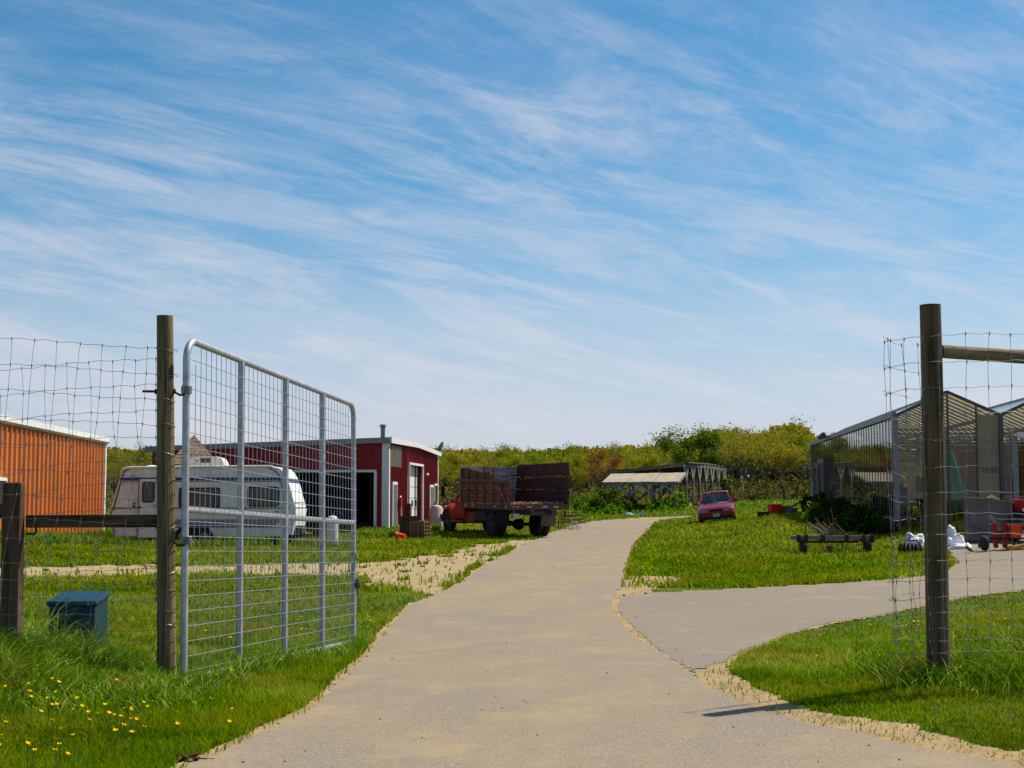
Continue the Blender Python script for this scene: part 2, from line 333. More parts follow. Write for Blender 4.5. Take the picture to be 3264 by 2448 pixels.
# ------------------------------------------------------------------ terrain heights
CP = [(0, -20, 0), (-8, 2, 0), (8, 2, 0), (0, 3, 0), (-3, 7, .0), (3, 7, .0), (-2.6, 10.8, -.10), (-5, 11, .02), (2.9, 9.6, .10), (5, 10, .16), (-1.74, 15.6, -.30), (0.2, 14, -.10), (3, 14, -.06),
      (6, 20, -.05), (-4, 25, -.18), (-1.5, 30, -.05), (2, 30, -.06), (-12, 30, .0), (-13, 46, -.08), (-8, 46, -.06), (-14, 38, .30), (-16.5, 52, .30), (-24, 50, .5),
      (-5, 58, .14), (-3.8, 70.7, .57), (-17, 60, .2), (-.5, 53, .0), (1.2, 55, .05), (-3, 59, .18), (4.4, 66, .50), (2.5, 52, .08), (8.3, 62, .43), (9.7, 62, .60), (11.3, 60, .86),
      (7.3, 37, -.04), (9.6, 37, .02), (11.2, 42, .42), (13.2, 36, .20), (18, 38, .35), (13.4, 62, .9), (9, 28, -.08), (14, 28, .1), (10.4, 85, 1.12), (14, 93, 1.25), (6, 82, .68), (0, 78, .62), (-6, 85, .75),
      (-20, 80, .8), (-30, 110, 1.0), (0, 110, 1.15), (30, 110, 1.5), (0, 140, 1.4), (40, 60, 1.0), (-40, 40, .6), (40, 140, 1.8), (-45, 140, 1.4), (25, 20, .4), (-25, 15, .3)]
CP = np.array(CP, float)
def wc(x, y):
    y = np.clip(y, -20, 140); x = np.clip(x, -.55 * (y + 25) - 8, .55 * (y + 25) + 8)
    return x / (y + 30) * 40, np.log(y + 30) * 26
def tps(d2): return np.where(d2 > 1e-9, d2 * np.log(d2 + 1e-12), 0)
_a, _b = wc(CP[:, 0], CP[:, 1]); _n = len(CP)
_K = tps((_a[:, None] - _a[None]) ** 2 + (_b[:, None] - _b[None]) ** 2) + np.eye(_n) * .6
_P = np.c_[np.ones(_n), _a, _b]; _M = np.block([[_K, _P], [_P.T, np.zeros((3, 3))]])
_sol = np.linalg.solve(_M, np.r_[CP[:, 2], 0, 0, 0])
def T(x, y):
    x = np.asarray(x, float); y = np.asarray(y, float); sh = np.broadcast(x, y).shape
    xf, yf = np.broadcast_to(x, sh).ravel(), np.broadcast_to(y, sh).ravel(); out = np.empty(len(xf))
    for i in range(0, len(xf), 40000):
        a, b = wc(xf[i:i + 40000], yf[i:i + 40000]); d = (a[:, None] - _a) ** 2 + (b[:, None] - _b) ** 2
        out[i:i + 40000] = tps(d) @ _sol[:_n] + _sol[_n] + _sol[_n + 1] * a + _sol[_n + 2] * b
    return out.reshape(sh)
def G(x, y): return float(T(x, y))
_ys = np.exp(np.linspace(math.log(4), math.log(135), 1400))
def ground_at(px, py):
    """where the line through this point of the photograph meets the ground"""
    u = (px - CX) / F; v = (py - CY) / F; cp, sp = math.cos(PITCH), math.sin(PITCH); k = cp + v * sp
    x = u / k * _ys; z = EYE + _ys * (sp - v * cp) / k; d = z - T(x, _ys); i = np.argmax(d < 0)
    if d[i] >= 0: i = len(_ys) - 1
    if i > 0:
        t = d[i - 1] / (d[i - 1] - d[i] + 1e-9); y = _ys[i - 1] + (_ys[i] - _ys[i - 1]) * min(max(t, 0), 1)
    else: y = _ys[0]
    return (u / k * y, y)
def world_poly(pts): return np.array([ground_at(*p) if len(p) == 2 else (p[0], p[1]) for p in pts])
LEFT_EDGE = [(120, 2900), (330, 2600), (600, 2448), (830, 2345), (1000, 2262), (1060, 2205), (1150, 2110), (1185, 2075), (1232, 2020), (1262, 1975), (1310, 1930), (1400, 1893), (1480, 1852), (1560, 1795), (1640, 1752), (1700, 1724), (1760, 1697), (1840, 1672), (1900, 1661), (1965, 1656)]
RIGHT_EDGE = [(2125, 1655), (2085, 1667), (2062, 1690), (2035, 1720), (2003, 1765), (1998, 1800), (1985, 1835), (1975, 1870), (1962, 1905), (1962, 1945), (1990, 1985), (2050, 2040), (2100, 2078), (2150, 2115), (2230, 2165), (2300, 2205), (2430, 2270), (2560, 2306), (2700, 2335), (2900, 2385), (3150, 2430), (3500, 2500), (4300, 2650), (4600, 2900)]
main_road = world_poly(LEFT_EDGE + RIGHT_EDGE)
side_road = world_poly([(1958, 1905), (2090, 1892), (2350, 1879), (2700, 1859), (2880, 1845), (3005, 1828), (3050, 1800), (3030, 1765), (3010, 1735), (3030, 1700), (3300, 1690), (3900, 1700), (3900, 1850), (3264, 1885), (3150, 1896), (3000, 1922), (2800, 1965), (2640, 1988), (2500, 2025), (2400, 2065), (2338, 2095), (2325, 2112), (2240, 2135), (2200, 2140), (2150, 2115), (2100, 2078), (2050, 2040), (1990, 1985), (1962, 1945)])
sand_wedge = world_poly([(2160, 2120), (2240, 2135), (2325, 2105), (2345, 2160), (2400, 2190), (2480, 2228), (2600, 2270), (2700, 2293), (2900, 2322), (3100, 2380), (3300, 2410), (3500, 2450), (3500, 2500), (3150, 2430), (2900, 2385), (2700, 2335), (2560, 2306), (2430, 2270), (2300, 2205)])
sand_tri = world_poly([(1985, 1832), (2080, 1838), (2180, 1842), (2170, 1858), (2100, 1872), (2090, 1893), (1958, 1906), (1975, 1870)])
gravel = world_poly([(-700, 1808), (330, 1803), (760, 1802), (1180, 1794), (1330, 1780), (1440, 1758), (1530, 1737), (1640, 1724), (1700, 1722), (1640, 1752), (1560, 1795), (1480, 1852), (1400, 1893), (1330, 1890), (1230, 1872), (1140, 1846), (760, 1836), (-700, 1842)])
far_track = world_poly([(1965, 1657), (2010, 1652), (2100, 1648), (2190, 1644), (2215, 1643), (2200, 1649), (2125, 1656)])
SEAM = world_poly([(1975, 1870), (1962, 1905), (1960, 1945), (1990, 1985), (2050, 2040), (2100, 2078), (2150, 2115), (2230, 2165), (2320, 2215), (2420, 2265)])
def pip(x, y, poly):
    ins = np.zeros(x.shape, bool); n = len(poly)
    for i in range(n):
        x1, y1 = poly[i]; x2, y2 = poly[(i + 1) % n]
        if y1 == y2: continue
        c = ((y1 > y) != (y2 > y)) & (x < (x2 - x1) * (y - y1) / (y2 - y1) + x1); ins ^= c
    return ins
def pdist(x, y, poly):
    d = np.full(x.shape, 1e9); n = len(poly)
    for i in range(n):
        x1, y1 = poly[i]; x2, y2 = poly[(i + 1) % n]; dx, dy = x2 - x1, y2 - y1; l2 = dx * dx + dy * dy + 1e-9
        t = np.clip(((x - x1) * dx + (y - y1) * dy) / l2, 0, 1); d = np.minimum(d, (x - x1 - t * dx) ** 2 + (y - y1 - t * dy) ** 2)
    return np.sqrt(d)
def classify(x, y):
    """0 lawn, 1 main road, 2 side road, 3 sand, 4 gravel"""
    k = np.clip(y / 12, .6, 2.5)
    wx = x + ((fbm(x * 2.2, y * 2.2, 11) - .5) * .22 + (fbm(x * 9, y * 9, 17) - .5) * .10) * k ** .3
    wy = y + ((fbm(x * 2.2, y * 1.6, 23) - .5) * .5 + (fbm(x * 9, y * 9, 29) - .5) * .2) * k ** .3
    c = np.zeros(x.shape, np.int8); dm = pdist(x, y, main_road); ds = pdist(x, y, side_road)
    band = .06 + .20 * np.clip(fbm(x * .8, y * .55, 41) - .35, 0, 1) * k
    near = np.clip((30 - y) / 18, 0.25, 1)
    c[((dm < band * near * 1.25) | (ds < band * near * .7)) & (y < 60)] = 3
    gsoft = pip(wx + (fbm(x * 1.3, y * .8, 51) - .5) * 1.6, wy + (fbm(x * .7, y * 1.3, 57) - .5) * 1.9, gravel)
    c[gsoft & (fbm(x * 2.5, y * 2.0, 61, 3) > .24)] = 4
    c[pip(wx, wy, sand_wedge)] = 3
    c[pip(wx + (fbm(x * 3, y * 3, 71) - .5) * .5, wy + (fbm(x * 3, y * 3, 77) - .5) * .9, sand_tri)] = 3
    c[pip(wx, wy, far_track)] = 4
    c[pip(wx * .6 + x * .4, wy * .5 + y * .5, side_road)] = 2
    c[pip(wx * .6 + x * .4, wy * .5 + y * .5, main_road)] = 1
    dsm = np.full(x.shape, 1e9)
    for i in range(len(SEAM) - 1):
        (x1, y1), (x2, y2) = SEAM[i], SEAM[i + 1]; t = np.clip(((x - x1) * (x2 - x1) + (y - y1) * (y2 - y1)) / ((x2 - x1) ** 2 + (y2 - y1) ** 2), 0, 1); dsm = np.minimum(dsm, np.hypot(x - x1 - t * (x2 - x1), y - y1 - t * (y2 - y1)))
    c[(dsm < -.005 + .05 * fbm(x * 3, y * 3, 63) + .03 * (y > 14)) & (c > 0) & (y < 22)] = 3
    return c

# ------------------------------------------------------------------ ground sheets
def ground_mat(name, kind):
    m, nt, bs = base_mat(name); bs.inputs['Roughness'].default_value = .92; bs.inputs['Specular IOR Level'].default_value = .15
    g = N(nt, 'ShaderNodeNewGeometry')
    def noise(sc, det=5, rough=.5, st=(1, 1, 1)):
        mp = N(nt, 'ShaderNodeMapping'); mp.inputs['Scale'].default_value = st; L(nt, g.outputs['Position'], mp.inputs[0])
        n = N(nt, 'ShaderNodeTexNoise'); n.inputs['Scale'].default_value = sc; n.inputs['Detail'].default_value = det; n.inputs['Roughness'].default_value = rough; L(nt, mp.outputs[0], n.inputs[0]); return n.outputs[0]
    def mr(v, a, b):
        x = N(nt, 'ShaderNodeMapRange'); L(nt, v, x.inputs[0]); x.inputs[1].default_value = a; x.inputs[2].default_value = b; return x.outputs[0]
    def mix(f, a, b, bl='MIX'):
        x = N(nt, 'ShaderNodeMix', data_type='RGBA', blend_type=bl); L(nt, f, x.inputs['Factor'])
        for k, v in (('A', a), ('B', b)):
            if isinstance(v, tuple): x.inputs[k].default_value = v + (1,)
            else: L(nt, v, x.inputs[k])
        return x.outputs['Result']
    if kind == 'lawn':
        c = mix(mr(noise(.35, 5), .4, .62), (.05, .09, .006), (.10, .11, .010))
        c = mix(mr(noise(2.2, 6), .5, .75), c, (.10, .085, .03)); c = mix(mr(noise(14, 4), .5, .8), c, (.03, .05, .006)); bump = noise(26, 5); bd = .03
    elif kind == 'sand':
        c = mix(mr(noise(3, 6), .35, .65), (.34, .245, .13), (.26, .18, .09)); c = mix(mr(noise(90, 2), .62, .72), c, (.20, .15, .09)); bump = noise(60, 5); bd = .008
    elif kind == 'gravel':
        c = mix(mr(noise(3, 6), .35, .65), (.38, .285, .165), (.27, .21, .10)); c = mix(mr(noise(40, 3), .52, .68), c, (.22, .17, .10)); bump = noise(45, 5); bd = .02
    else:
        v = N(nt, 'ShaderNodeTexVoronoi'); v.inputs['Scale'].default_value = 130; L(nt, g.outputs['Position'], v.inputs['Vector'])
        sepc = N(nt, 'ShaderNodeSeparateColor'); L(nt, v.outputs['Color'], sepc.inputs[0])
        base = ((.188, .156, .118), (.238, .201, .156)) if kind == 'road' else ((.168, .143, .114), (.218, .187, .153))
        c = mix(sepc.outputs[0], base[0], base[1])
        c = mix(mr(sepc.outputs[1], .93, .96), c, (.34, .31, .27)); c = mix(mr(sepc.outputs[2], .95, .97), c, (.09, .08, .07))
        c = mix(mr(noise(.5, 5, .6, (1, .6, 1)), .40, .95 if kind == 'road' else 1.6), c, (.29, .215, .125))        # blown sand
        sd_ = mr(noise(1.1, 9, .72, (1.1, .8, 1)), .48 if kind == 'road' else .54, .80); c = mix(sd_, c, (.33, .25, .135))
        c = mix(mr(noise(7, 6, .7), .62, .8), c, (.15, .14, .13))
        bump = noise(120, 4); bd = .006
    L(nt, c, bs.inputs['Base Color']); b = N(nt, 'ShaderNodeBump'); b.inputs['Strength'].default_value = .55; b.inputs['Distance'].default_value = bd
    L(nt, bump, b.inputs['Height']); L(nt, b.outputs[0], bs.inputs['Normal']); return m
m_lawn = ground_mat('lawn_ground', 'lawn'); m_sand = ground_mat('sand', 'sand'); m_gravel = ground_mat('gravel', 'gravel'); m_road = ground_mat('asphalt', 'road'); m_road2 = ground_mat('asphalt_side', 'side')
def build_ground():
    us = np.concatenate([[-40, -15, -6, -3, -1.6, -1.1, -.85], np.arange(-.7, .7001, .0017), [.85, 1.1, 1.6, 3, 6, 15, 40]])
    pyv = np.concatenate([np.arange(44, 190, 1.5), np.arange(190, 1450, 4.0)])[::-1]; ys = 1.3 * 4500 / pyv
    ys = np.concatenate([[-600, -150, -40, -12, -5, -2, 0, 1, 2, 3, 3.6], ys, [150, 180, 240, 400, 800, 1800, 4500]])
    SC = np.maximum(ys + 3, 4); X = us[None] * SC[:, None]; Yg = np.repeat(ys[:, None], len(us), 1)
    Z = T(X, Yg); cls = classify(X, Yg)
    Zb = Z + np.where(cls == 0, (fbm(X * 1.1, Yg * 1.1, 5) - .5) * .05, 0) - np.where((cls > 0), .006, 0)
    V = np.stack([X, Yg, Zb], -1).reshape(-1, 3); nr, nc = X.shape
    i = np.arange(nr - 1)[:, None] * nc + np.arange(nc - 1)[None]; Fq = np.stack([i, i + 1, i + nc + 1, i + nc], -1).reshape(-1, 4)
    o = np_mesh('ground', V, [Fq], m_lawn, smooth=True); tag(o, kind='structure')
    xc = (X[:-1, :-1] + X[1:, 1:]) / 2; yc = (Yg[:-1, :-1] + Yg[1:, 1:]) / 2; cf = classify(xc, yc).ravel()
    for k, name, m, dz in ((1, 'road', m_road, .012), (2, 'side_road', m_road2, .012), (3, 'sand_verge', m_sand, .008), (4, 'gravel_track', m_gravel, .008)):
        f = Fq[cf == k]; used = np.unique(f); re = np.full(len(V), -1); re[used] = np.arange(len(used))
        vv = np.stack([X, Yg, Z], -1).reshape(-1, 3)[used].copy(); vv[:, 2] += dz
        if k in (3, 4): vv[:, 2] += (fbm(vv[:, 0] * 6, vv[:, 1] * 6, 9) - .5) * .012
        tag(np_mesh(name, vv, [re[f]], m, smooth=True), kind='structure')
build_ground()

# ------------------------------------------------------------------ grass
def blades(pos, h, w, bend, tint, name, mat, seg=2, dirs=None):
    n = len(pos); a = rng.random(n) * 2 * np.pi if dirs is None else dirs; b = rng.random(n) * 2 * np.pi
    wd = np.stack([np.cos(a), np.sin(a), np.zeros(n)], -1) * (w / 2)[:, None]; bd = np.stack([np.cos(b), np.sin(b), np.zeros(n)], -1) * (h * bend)[:, None]
    up = np.zeros((n, 3)); up[:, 2] = h; rows = []
    for k in range(seg):
        t = k / seg; c = pos + up * t * (1 - .25 * bend[:, None] * t) + bd * t * t; wk = wd * (1 - .45 * t); rows += [c - wk, c + wk]
    rows.append(pos + up * (1 - .35 * bend[:, None]) + bd)
    m = 2 * seg + 1; V = np.stack(rows, 1).reshape(-1, 3); base = (np.arange(n) * m)[:, None]
    q = [np.concatenate([base + 2 * k, base + 2 * k + 1, base + 2 * k + 3, base + 2 * k + 2], 1) for k in range(seg - 1)]
    t3 = np.concatenate([base + 2 * seg - 2, base + 2 * seg - 1, base + 2 * seg], 1)
    fl = ([np.concatenate(q)] if q else []) + [t3]
    return np_mesh(name, V, fl, mat, attr={'tint': np.repeat(tint, m)})
m_grass = leafmat('lawn_grass', [(.07, .15, .002), (.155, .275, .003), (.28, .36, .005), (.52, .44, .10)], .42, .45, (.25, .25, .006))
m_tall = leafmat('tall_grass', [(.04, .11, .002), (.11, .24, .003), (.23, .38, .008), (.55, .56, .18)], .45, .8, (.09, .20, .002))
def lawn_points(n, umax, y0, y1, keep=None):
    u = (rng.random(n) * 2 - 1) * umax; s = 1 / y1 + rng.random(n) * (1 / y0 - 1 / y1); y = 1 / s; x = u * (y + 1)
    c = classify(x, y); k = c == 0; k |= (c == 4) & (rng.random(n) < .025); k |= (c == 3) & (rng.random(n) < .10)
    if keep is not None: k &= keep(x, y)
    x, y = x[k], y[k]; return np.stack([x, y, T(x, y) - .01], -1)
p = lawn_points(520000, .50, 6.2, 26); n = len(p); nn = fbm(p[:, 0] * .9, p[:, 1] * .9, 3)
blades(p, (.045 + .07 * rng.random(n)) * (.5 + 1.1 * nn) * np.where(p[:, 0] > 0, .62, 1.05), .004 + .0004 * p[:, 1], .2 + .7 * rng.random(n), np.clip(rng.random(n) * .75 + (nn - .5) * 1.1, 0, 1), 'lawn_grass', m_grass).__setitem__('kind', 'stuff')
p = lawn_points(260000, .50, 24, 100); n = len(p); nn = fbm(p[:, 0] * .5, p[:, 1] * .5, 13)
blades(p, (.07 + .10 * rng.random(n)) * (.4 + 1.2 * nn), .012 + .0009 * p[:, 1], .2 + .6 * rng.random(n), np.clip(rng.random(n) * .8 + (nn - .5) * .9, 0, 1), 'field_grass', m_grass).__setitem__('kind', 'stuff')
def tall_points(n, x0, x1, y0, y1, fn):
    x = x0 + rng.random(n) * (x1 - x0); y = y0 + rng.random(n) * (y1 - y0); k = (classify(x, y) == 0) & (rng.random(n) < fn(x, y)); x, y = x[k], y[k]
    return np.stack([x, y, T(x, y) - .01], -1)
def bump2(x, y, cx, cy, sx, sy): return np.exp(-((x - cx) / sx) ** 2 - ((y - cy) / sy) ** 2)
# tall clumps along the left fence line and below the right post
def fl(x, y): return np.clip(1.35 * np.exp(-((y - 10.6) / .85) ** 2) * (1 / (1 + np.exp((x + 2.25) * 9))) * (.35 + 1.1 * (fbm(x * 2, y * 2, 33) > .42)) + .25 * bump2(x, y, -3.6, 9.3, 1.0, .8), 0, 1)
p = tall_points(95000, -6.5, -2.0, 8.2, 13, fl); n = len(p)
hh = (.14 + .26 * rng.random(n)) * (.45 + 1.0 * fbm(p[:, 0] * 1.6, p[:, 1] * 1.6, 35)); hh *= np.interp(p[:, 0], [-5, -3.4, -2.9, -2.2], [1.75, 1.55, .75, .45])
blades(p, hh, .006 + .006 * rng.random(n), .35 + .75 * rng.random(n), rng.random(n) ** 1.4, 'tall_grass', m_tall, seg=4).__setitem__('kind', 'stuff')
p = tall_points(26000, -4.9, -3.3, 11.8, 13.0, lambda x, y: bump2(x, y, -4.0, 12.6, .6, .3)); n = len(p)
tag(blades(p, (.10 + .16 * rng.random(n)), .006 + .005 * rng.random(n), .35 + .6 * rng.random(n), rng.random(n) ** 1.4, 'tall_grass', m_tall, seg=4), kind='stuff')
def fr(x, y): return np.clip(1.2 * bump2(x, y, 3.9, 10.0, .95, .75) + .9 * bump2(x, y, 2.95, 9.7, .28, .3) + .5 * bump2(x, y, 5.5, 10.4, 1.5, .8), 0, 1)
p = tall_points(42000, 2.4, 7, 8.8, 12, fr); n = len(p)
tag(blades(p, (.14 + .24 * rng.random(n)) * (.5 + .9 * fbm(p[:, 0] * 2, p[:, 1] * 2, 37)), .005 + .005 * rng.random(n), .4 + .8 * rng.random(n), rng.random(n) ** 2, 'tall_grass', m_tall, seg=4), kind='stuff')
def fg(x, y): return np.clip(.85 * np.exp(-((x - (-2.46 + (y - 10.7) * .147 + .12)) / .16) ** 2) * (y > 10.2) * (y < 15.8), 0, 1)
p = tall_points(30000, -2.9, -1.3, 10.2, 16, fg); n = len(p)
tag(blades(p, (.06 + .22 * rng.random(n) ** 1.4) * (.4 + 1.3 * fbm(p[:, 0] * 3, p[:, 1] * 2, 39)), .006 + .004 * rng.random(n), .3 + .7 * rng.random(n), rng.random(n) ** 1.3, 'verge_grass', m_tall, seg=3), kind='stuff')
# rough strip against the sheds, the trailer and the wood edge
def rough_strip(n, x0, x1, y0, y1, h0, h1, name, dens=1):
    p = tall_points(n, x0, x1, y0, y1, lambda x, y: dens * (fbm(x * .7, y * .7, 47) > .4)); k = len(p)
    tag(blades(p, h0 + (h1 - h0) * rng.random(k), .012 + .0007 * p[:, 1], .2 + .5 * rng.random(k), rng.random(k) ** 1.2, name, m_tall, seg=2), kind='stuff')
rough_strip(14000, -16, -5, 43.5, 47.5, .12, .38, 'rough_grass')
rough_strip(9000, -14.6, -12.0, 36, 52, .2, .5, 'rough_grass')
rough_strip(9000, -6, -3, 54, 60, .12, .35, 'rough_grass')
rough_strip(26000, -14, 26, 78, 104, .10, .38, 'rough_grass')

# ------------------------------------------------------------------ left fence line
def wobble(i, a, s=0): return a * (math.sin(i * 2.17 + s) + .6 * math.sin(i * 5.3 + s * 1.7))
def post(name, base, top, r0, r1, mat, label, cat='fence post', sides=26, rough=.015):
    root = None; m = MB(); k = 26; pts = []; base, top = Vector(base), Vector(top)
    b0 = 0
    for i in range(k + 1):
        t = i / k; c = base.lerp(top, t); r = r0 + (r1 - r0) * t
        for j in range(sides):
            a = 2 * math.pi * j / sides; rr = r * (1 + rough * (2 * float(fbm(math.cos(a) * 1.5 + 4, t * 7 + math.sin(a) * 1.5, 3)) - 1) * 2)
            m.v.append((c.x + rr * math.cos(a), c.y + rr * math.sin(a), c.z))
    for i in range(k):
        for j in range(sides): m.f.append((i * sides + j, i * sides + (j + 1) % sides, (i + 1) * sides + (j + 1) % sides, (i + 1) * sides + j)); m.m.append(0)
    ct = len(m.v); m.v.append((top.x, top.y, top.z + .004)); ring = []
    for j in range(sides): m.f.append((k * sides + j, k * sides + (j + 1) % sides, ct)); m.m.append(0)
    for i in range(len(m.v)): m.v[i] = (m.v[i][0] - base.x, m.v[i][1] - base.y, m.v[i][2] - base.z)
    o = m.build(name, mat, None, True); o.location = base; return tag(o, label, cat)
YL = 10.8
lp_top = W(526, 1007, YL); lp_bot = W(531, 2080, YL); d = (lp_bot - lp_top).normalized(); lp_base = lp_bot + d * .22
post('fence_post', lp_base, lp_top, .071, .063, m_postl, 'tall round weathered wooden post beside the open tube gate, on the left of the drive')
sp_top = W(55, 1537, 10.9); sp_bot = Vector((sp_top.x - .01, 10.9, G(sp_top.x, 10.9) - .05))
m = MB(); hgt = sp_top.z - sp_bot.z
for i, (z0, z1) in enumerate([(0, hgt)]):
    m.box((0, 0, hgt / 2), (.142, .135, hgt))
o = m.build('short_post', m_post_old, None, False, .018); o.location = sp_bot; o.rotation_euler = (0, R(-.5), R(2))
tag(o, 'short dark square wooden post at the left edge, holding two rails', 'fence post')
a = W(84, 1662, 10.95); b = W(508, 1660, 10.86); root = empty('fence_rail', (a + b) / 2, 0, 'dark flat wooden rail between the short square post and the tall round post', 'fence rail', 'rails of the low wooden fence')
MB().beam(a - root.location, b - root.location, .045, .098).build('board', m_rail, root, False, .006)
m = MB(); h = W(84, 1702, 10.9) - root.location; m.tube([h, h + Vector((.065, 0, 0)), h + Vector((.075, 0, .02)), h + Vector((.075, 0, .075))], .009, 8); m.build('hook', m_rust, root, True)
a = W(24, 1630, 10.93); b = W(-700, 1600, 11.4); root = empty('fence_rail', (a + b) / 2, 0, 'dark flat wooden rail running off the left edge from the short square post', 'fence rail', 'rails of the low wooden fence')
MB().beam(a - root.location, b - root.location, .045, .115).build('board', m_rail, root, False, .006)

def wire_net(name, hw, vx, Yf, label, zb=None, post_px=None, jit=.6, sag=None, r=.0018, seed=1, vstart=0):
    """hw: list of functions px->py giving each line wire; vx: for each stay a list of px at every line wire"""
    rnd = random.Random(seed); root = empty(name, (0, 0, 0), 0, label, 'wire fence')
    for k, (fn, x0, x1) in enumerate(hw):
        n = max(4, int((x1 - x0) / 16)); pts = []
        for i in range(n + 1):
            px = x0 + (x1 - x0) * i / n; q = W(px, fn(px) + 2.0 * math.sin(px * .075 + k), Yf(px)); q.x += rnd.uniform(-.001, .001); pts.append(q)
        MB().tube(pts, r, 5).build('line_wire', m_wire, root, True)
    for s_i, xs in enumerate(vx):
        pts = []; st = MB(); kn = MB()
        for k, px in enumerate(xs):
            if px is None: continue
            kk = min(k + vstart, len(hw) - 1); fn, x0, x1 = hw[kk]
            q = W(px, fn(px) + 2.0 * math.sin(px * .075 + kk), Yf(px)); q.y -= .003; pts.append(q)
            kn.tube([q + Vector((-.001, 0, .010)), q + Vector((.002, -.002, 0)), q + Vector((0, 0, -.016))], .0042, 5)
        out = []
        for i in range(len(pts) - 1):
            out.append(pts[i]); mid = (pts[i] + pts[i + 1]) / 2; mid.x += rnd.uniform(-.004, .004) * jit; out.append(mid)
        if pts: out.append(pts[-1])
        if len(out) > 1:
            st.tube(out, r * .9, 5); st.add(kn.v, kn.f); st.build('stay_wire', m_wire, root, True)
    return root
# front layer: line wires about 82 px apart, stays about 72 px apart
ytops = [1078, 1159, 1242, 1326, 1409, 1491, 1576, 1650, 1719, 1792, 1851, 1907, 1955, 2003, 2048]
def fw(y0, drop): return lambda px: y0 + drop * (px + 10) / 520 + 3 * math.sin(px / 90 + y0)
hw = [(fw(y, 32 if y < 1500 else (22 if y < 1700 else 10)), -900, 512) for y in ytops]
# wrap round the post
vx = []
for i in range(-11, 7):
    x0 = 38 + 72.5 * i; col = []
    for k in range(len(ytops)):
        lean = -7 * min(k, 5) if k < 5 else -30 - 14 * min(k - 4, 5) - 5 * max(0, k - 9)
        col.append(x0 + lean + 3 * math.sin(i * 3 + k))
    vx.append(col)
wire_net('wire_fence', hw, vx, lambda px: YL - .09 + (.25 if px < 0 else 0) * min(1, -px / 900), 'front sheet of woven wire deer fencing left of the tall round post', seed=2)
# rear layer, sagging
ytb = [1186, 1267, 1348, 1432, 1516, 1590, 1668, 1738, 1800, 1862, 1915, 1965]
def fb(y0): return lambda px: y0 - 36 * (1 / (1 + math.exp(-(px - 130) / 55))) - 4 * max(0, (px - 430) / 70) + 3 * math.sin(px / 70 + y0) - (y0 > 1500) * px * .03
hw = [(fb(y), -900, 505) for y in ytb]; vx = []
for i in range(-14, 7):
    x0 = 70 + 72 * i; col = []
    for k in range(len(ytb)): col.append(x0 + (2 * k if k < 3 else 6 + 17 * (k - 3)) * (1 if i < 6 else .2) + 3 * math.sin(i * 1.7 + k * 2))
    if i == 5: col = [q if q < 500 else 497 for q in col]
    if i == 6: col = [min(q, 497) for q in col]
    vx.append([q if q < 503 else None for q in col])
wire_net('wire_fence', hw, vx, lambda px: YL + .10 + (.9 if px < 470 else 0) * min(1, max(0, (470 - px)) / 300) * .35, 'sagging rear sheet of woven wire fencing behind the first, left of the tall post', seed=5)
# wire ties round the left post
m = MB()
for y in [1110, 1193, 1272, 1353, 1442, 1526, 1607, 1677, 1745, 1822, 1880, 1939, 1988, 2035]:
    c = W(526 + (y - 1007) * .0055, y + 4, YL); rr = .071
    pts = [c + Vector((rr * 1.03 * math.cos(t), rr * 1.03 * math.sin(t), -.012 * math.cos(t * 1.5 + y))) for t in [math.pi + i * math.pi / 9 for i in range(-1, 13)]]
    m.tube(pts, .0022, 5)
    if y < 1200: q = pts[-2]; m.tube([q, q + Vector((.025, 0, -.004)), q + Vector((.03, .005, -.012)), q + Vector((.012, .01, -.02))], .002, 5)
pts = [W(531 + 3 * math.sin(i), 1110 + i * 83, YL - .078) for i in range(12)]; m.tube(pts, .0022, 5)
tag(m.build('post_tie', m_wire, None, True), 'loops of fence wire tied round the tall round post by the gate', 'wire tie')

# ------------------------------------------------------------------ tube gate
ga = Vector((-2.46, 10.7)); gb = Vector((-1.735, 15.6)); gl = (gb - ga).length; gd = (gb - ga) / gl
gate = empty('tube_gate', (ga.x, ga.y, 0), 0, 'tall open galvanised tube gate filled with wire mesh, left of the drive', 'gate')
def gp(t, h):   # t along 0..1, h height 0..1
    zb = -.065 + (-.235 + .065) * t; zt = 2.55 + (2.385 - 2.55) * t; l = -.026 * (zb + (zt - zb) * h) * 0
    return Vector((gd.x * gl * t - .024 * (h - .2), gd.y * gl * t, zb + (zt - zb) * h))
r_t = .0275; cr = .16
def arc(p_c, a, b, n=7): return [p_c + a * math.cos(t) + b * math.sin(t) for t in [math.pi / 2 * i / n for i in range(n + 1)]]
ez = Vector((0, 0, 1)); ex = Vector((gd.x, gd.y, 0))
m = MB(); A0, A1, B0, B1 = gp(0, 0), gp(0, 1), gp(1, 0), gp(1, 1)
dt = (B1 - A1).normalized(); db = (B0 - A0).normalized()
path = [A0 + db * cr * 0 + ez * .05] + [A0 + ez * cr] + arc(A1 - ez * cr + dt * cr, -dt * cr, ez * cr) + arc(B1 - ez * cr - dt * cr, ez * cr, dt * cr) + [B0 + ez * .02]
m.tube(path, r_t, 14); m.tube([A0 + ez * .05, B0 + ez * .03], r_t, 14)
m.build('frame', m_galv, gate, True)
MB().tube([gp(0, .505), gp(1, .505)], .024, 14).build('mid_rail', m_galv, gate, True)
for t in (.25, .5, .75):
    MB().beam(gp(t, .01), gp(t, 1.0), .050, .050, up=(gd.x, gd.y, 0)).build('upright', m_galv, gate, False, .012)
m = MB(); off = Vector((gd.y, -gd.x, 0)) * .033
nh = 23
for i in range(1, nh):
    h = i / nh * .985
    m.tube([gp(0, h) + off * .6, gp(1, h) + off], .0028, 6)
off2 = off * 1.12
for i in range(1, 44):
    t = i / 44 - .004; m.tube([gp(t, .02) + off2, gp(t, .985 if i > 1 else .93) + off2], .0027, 6)
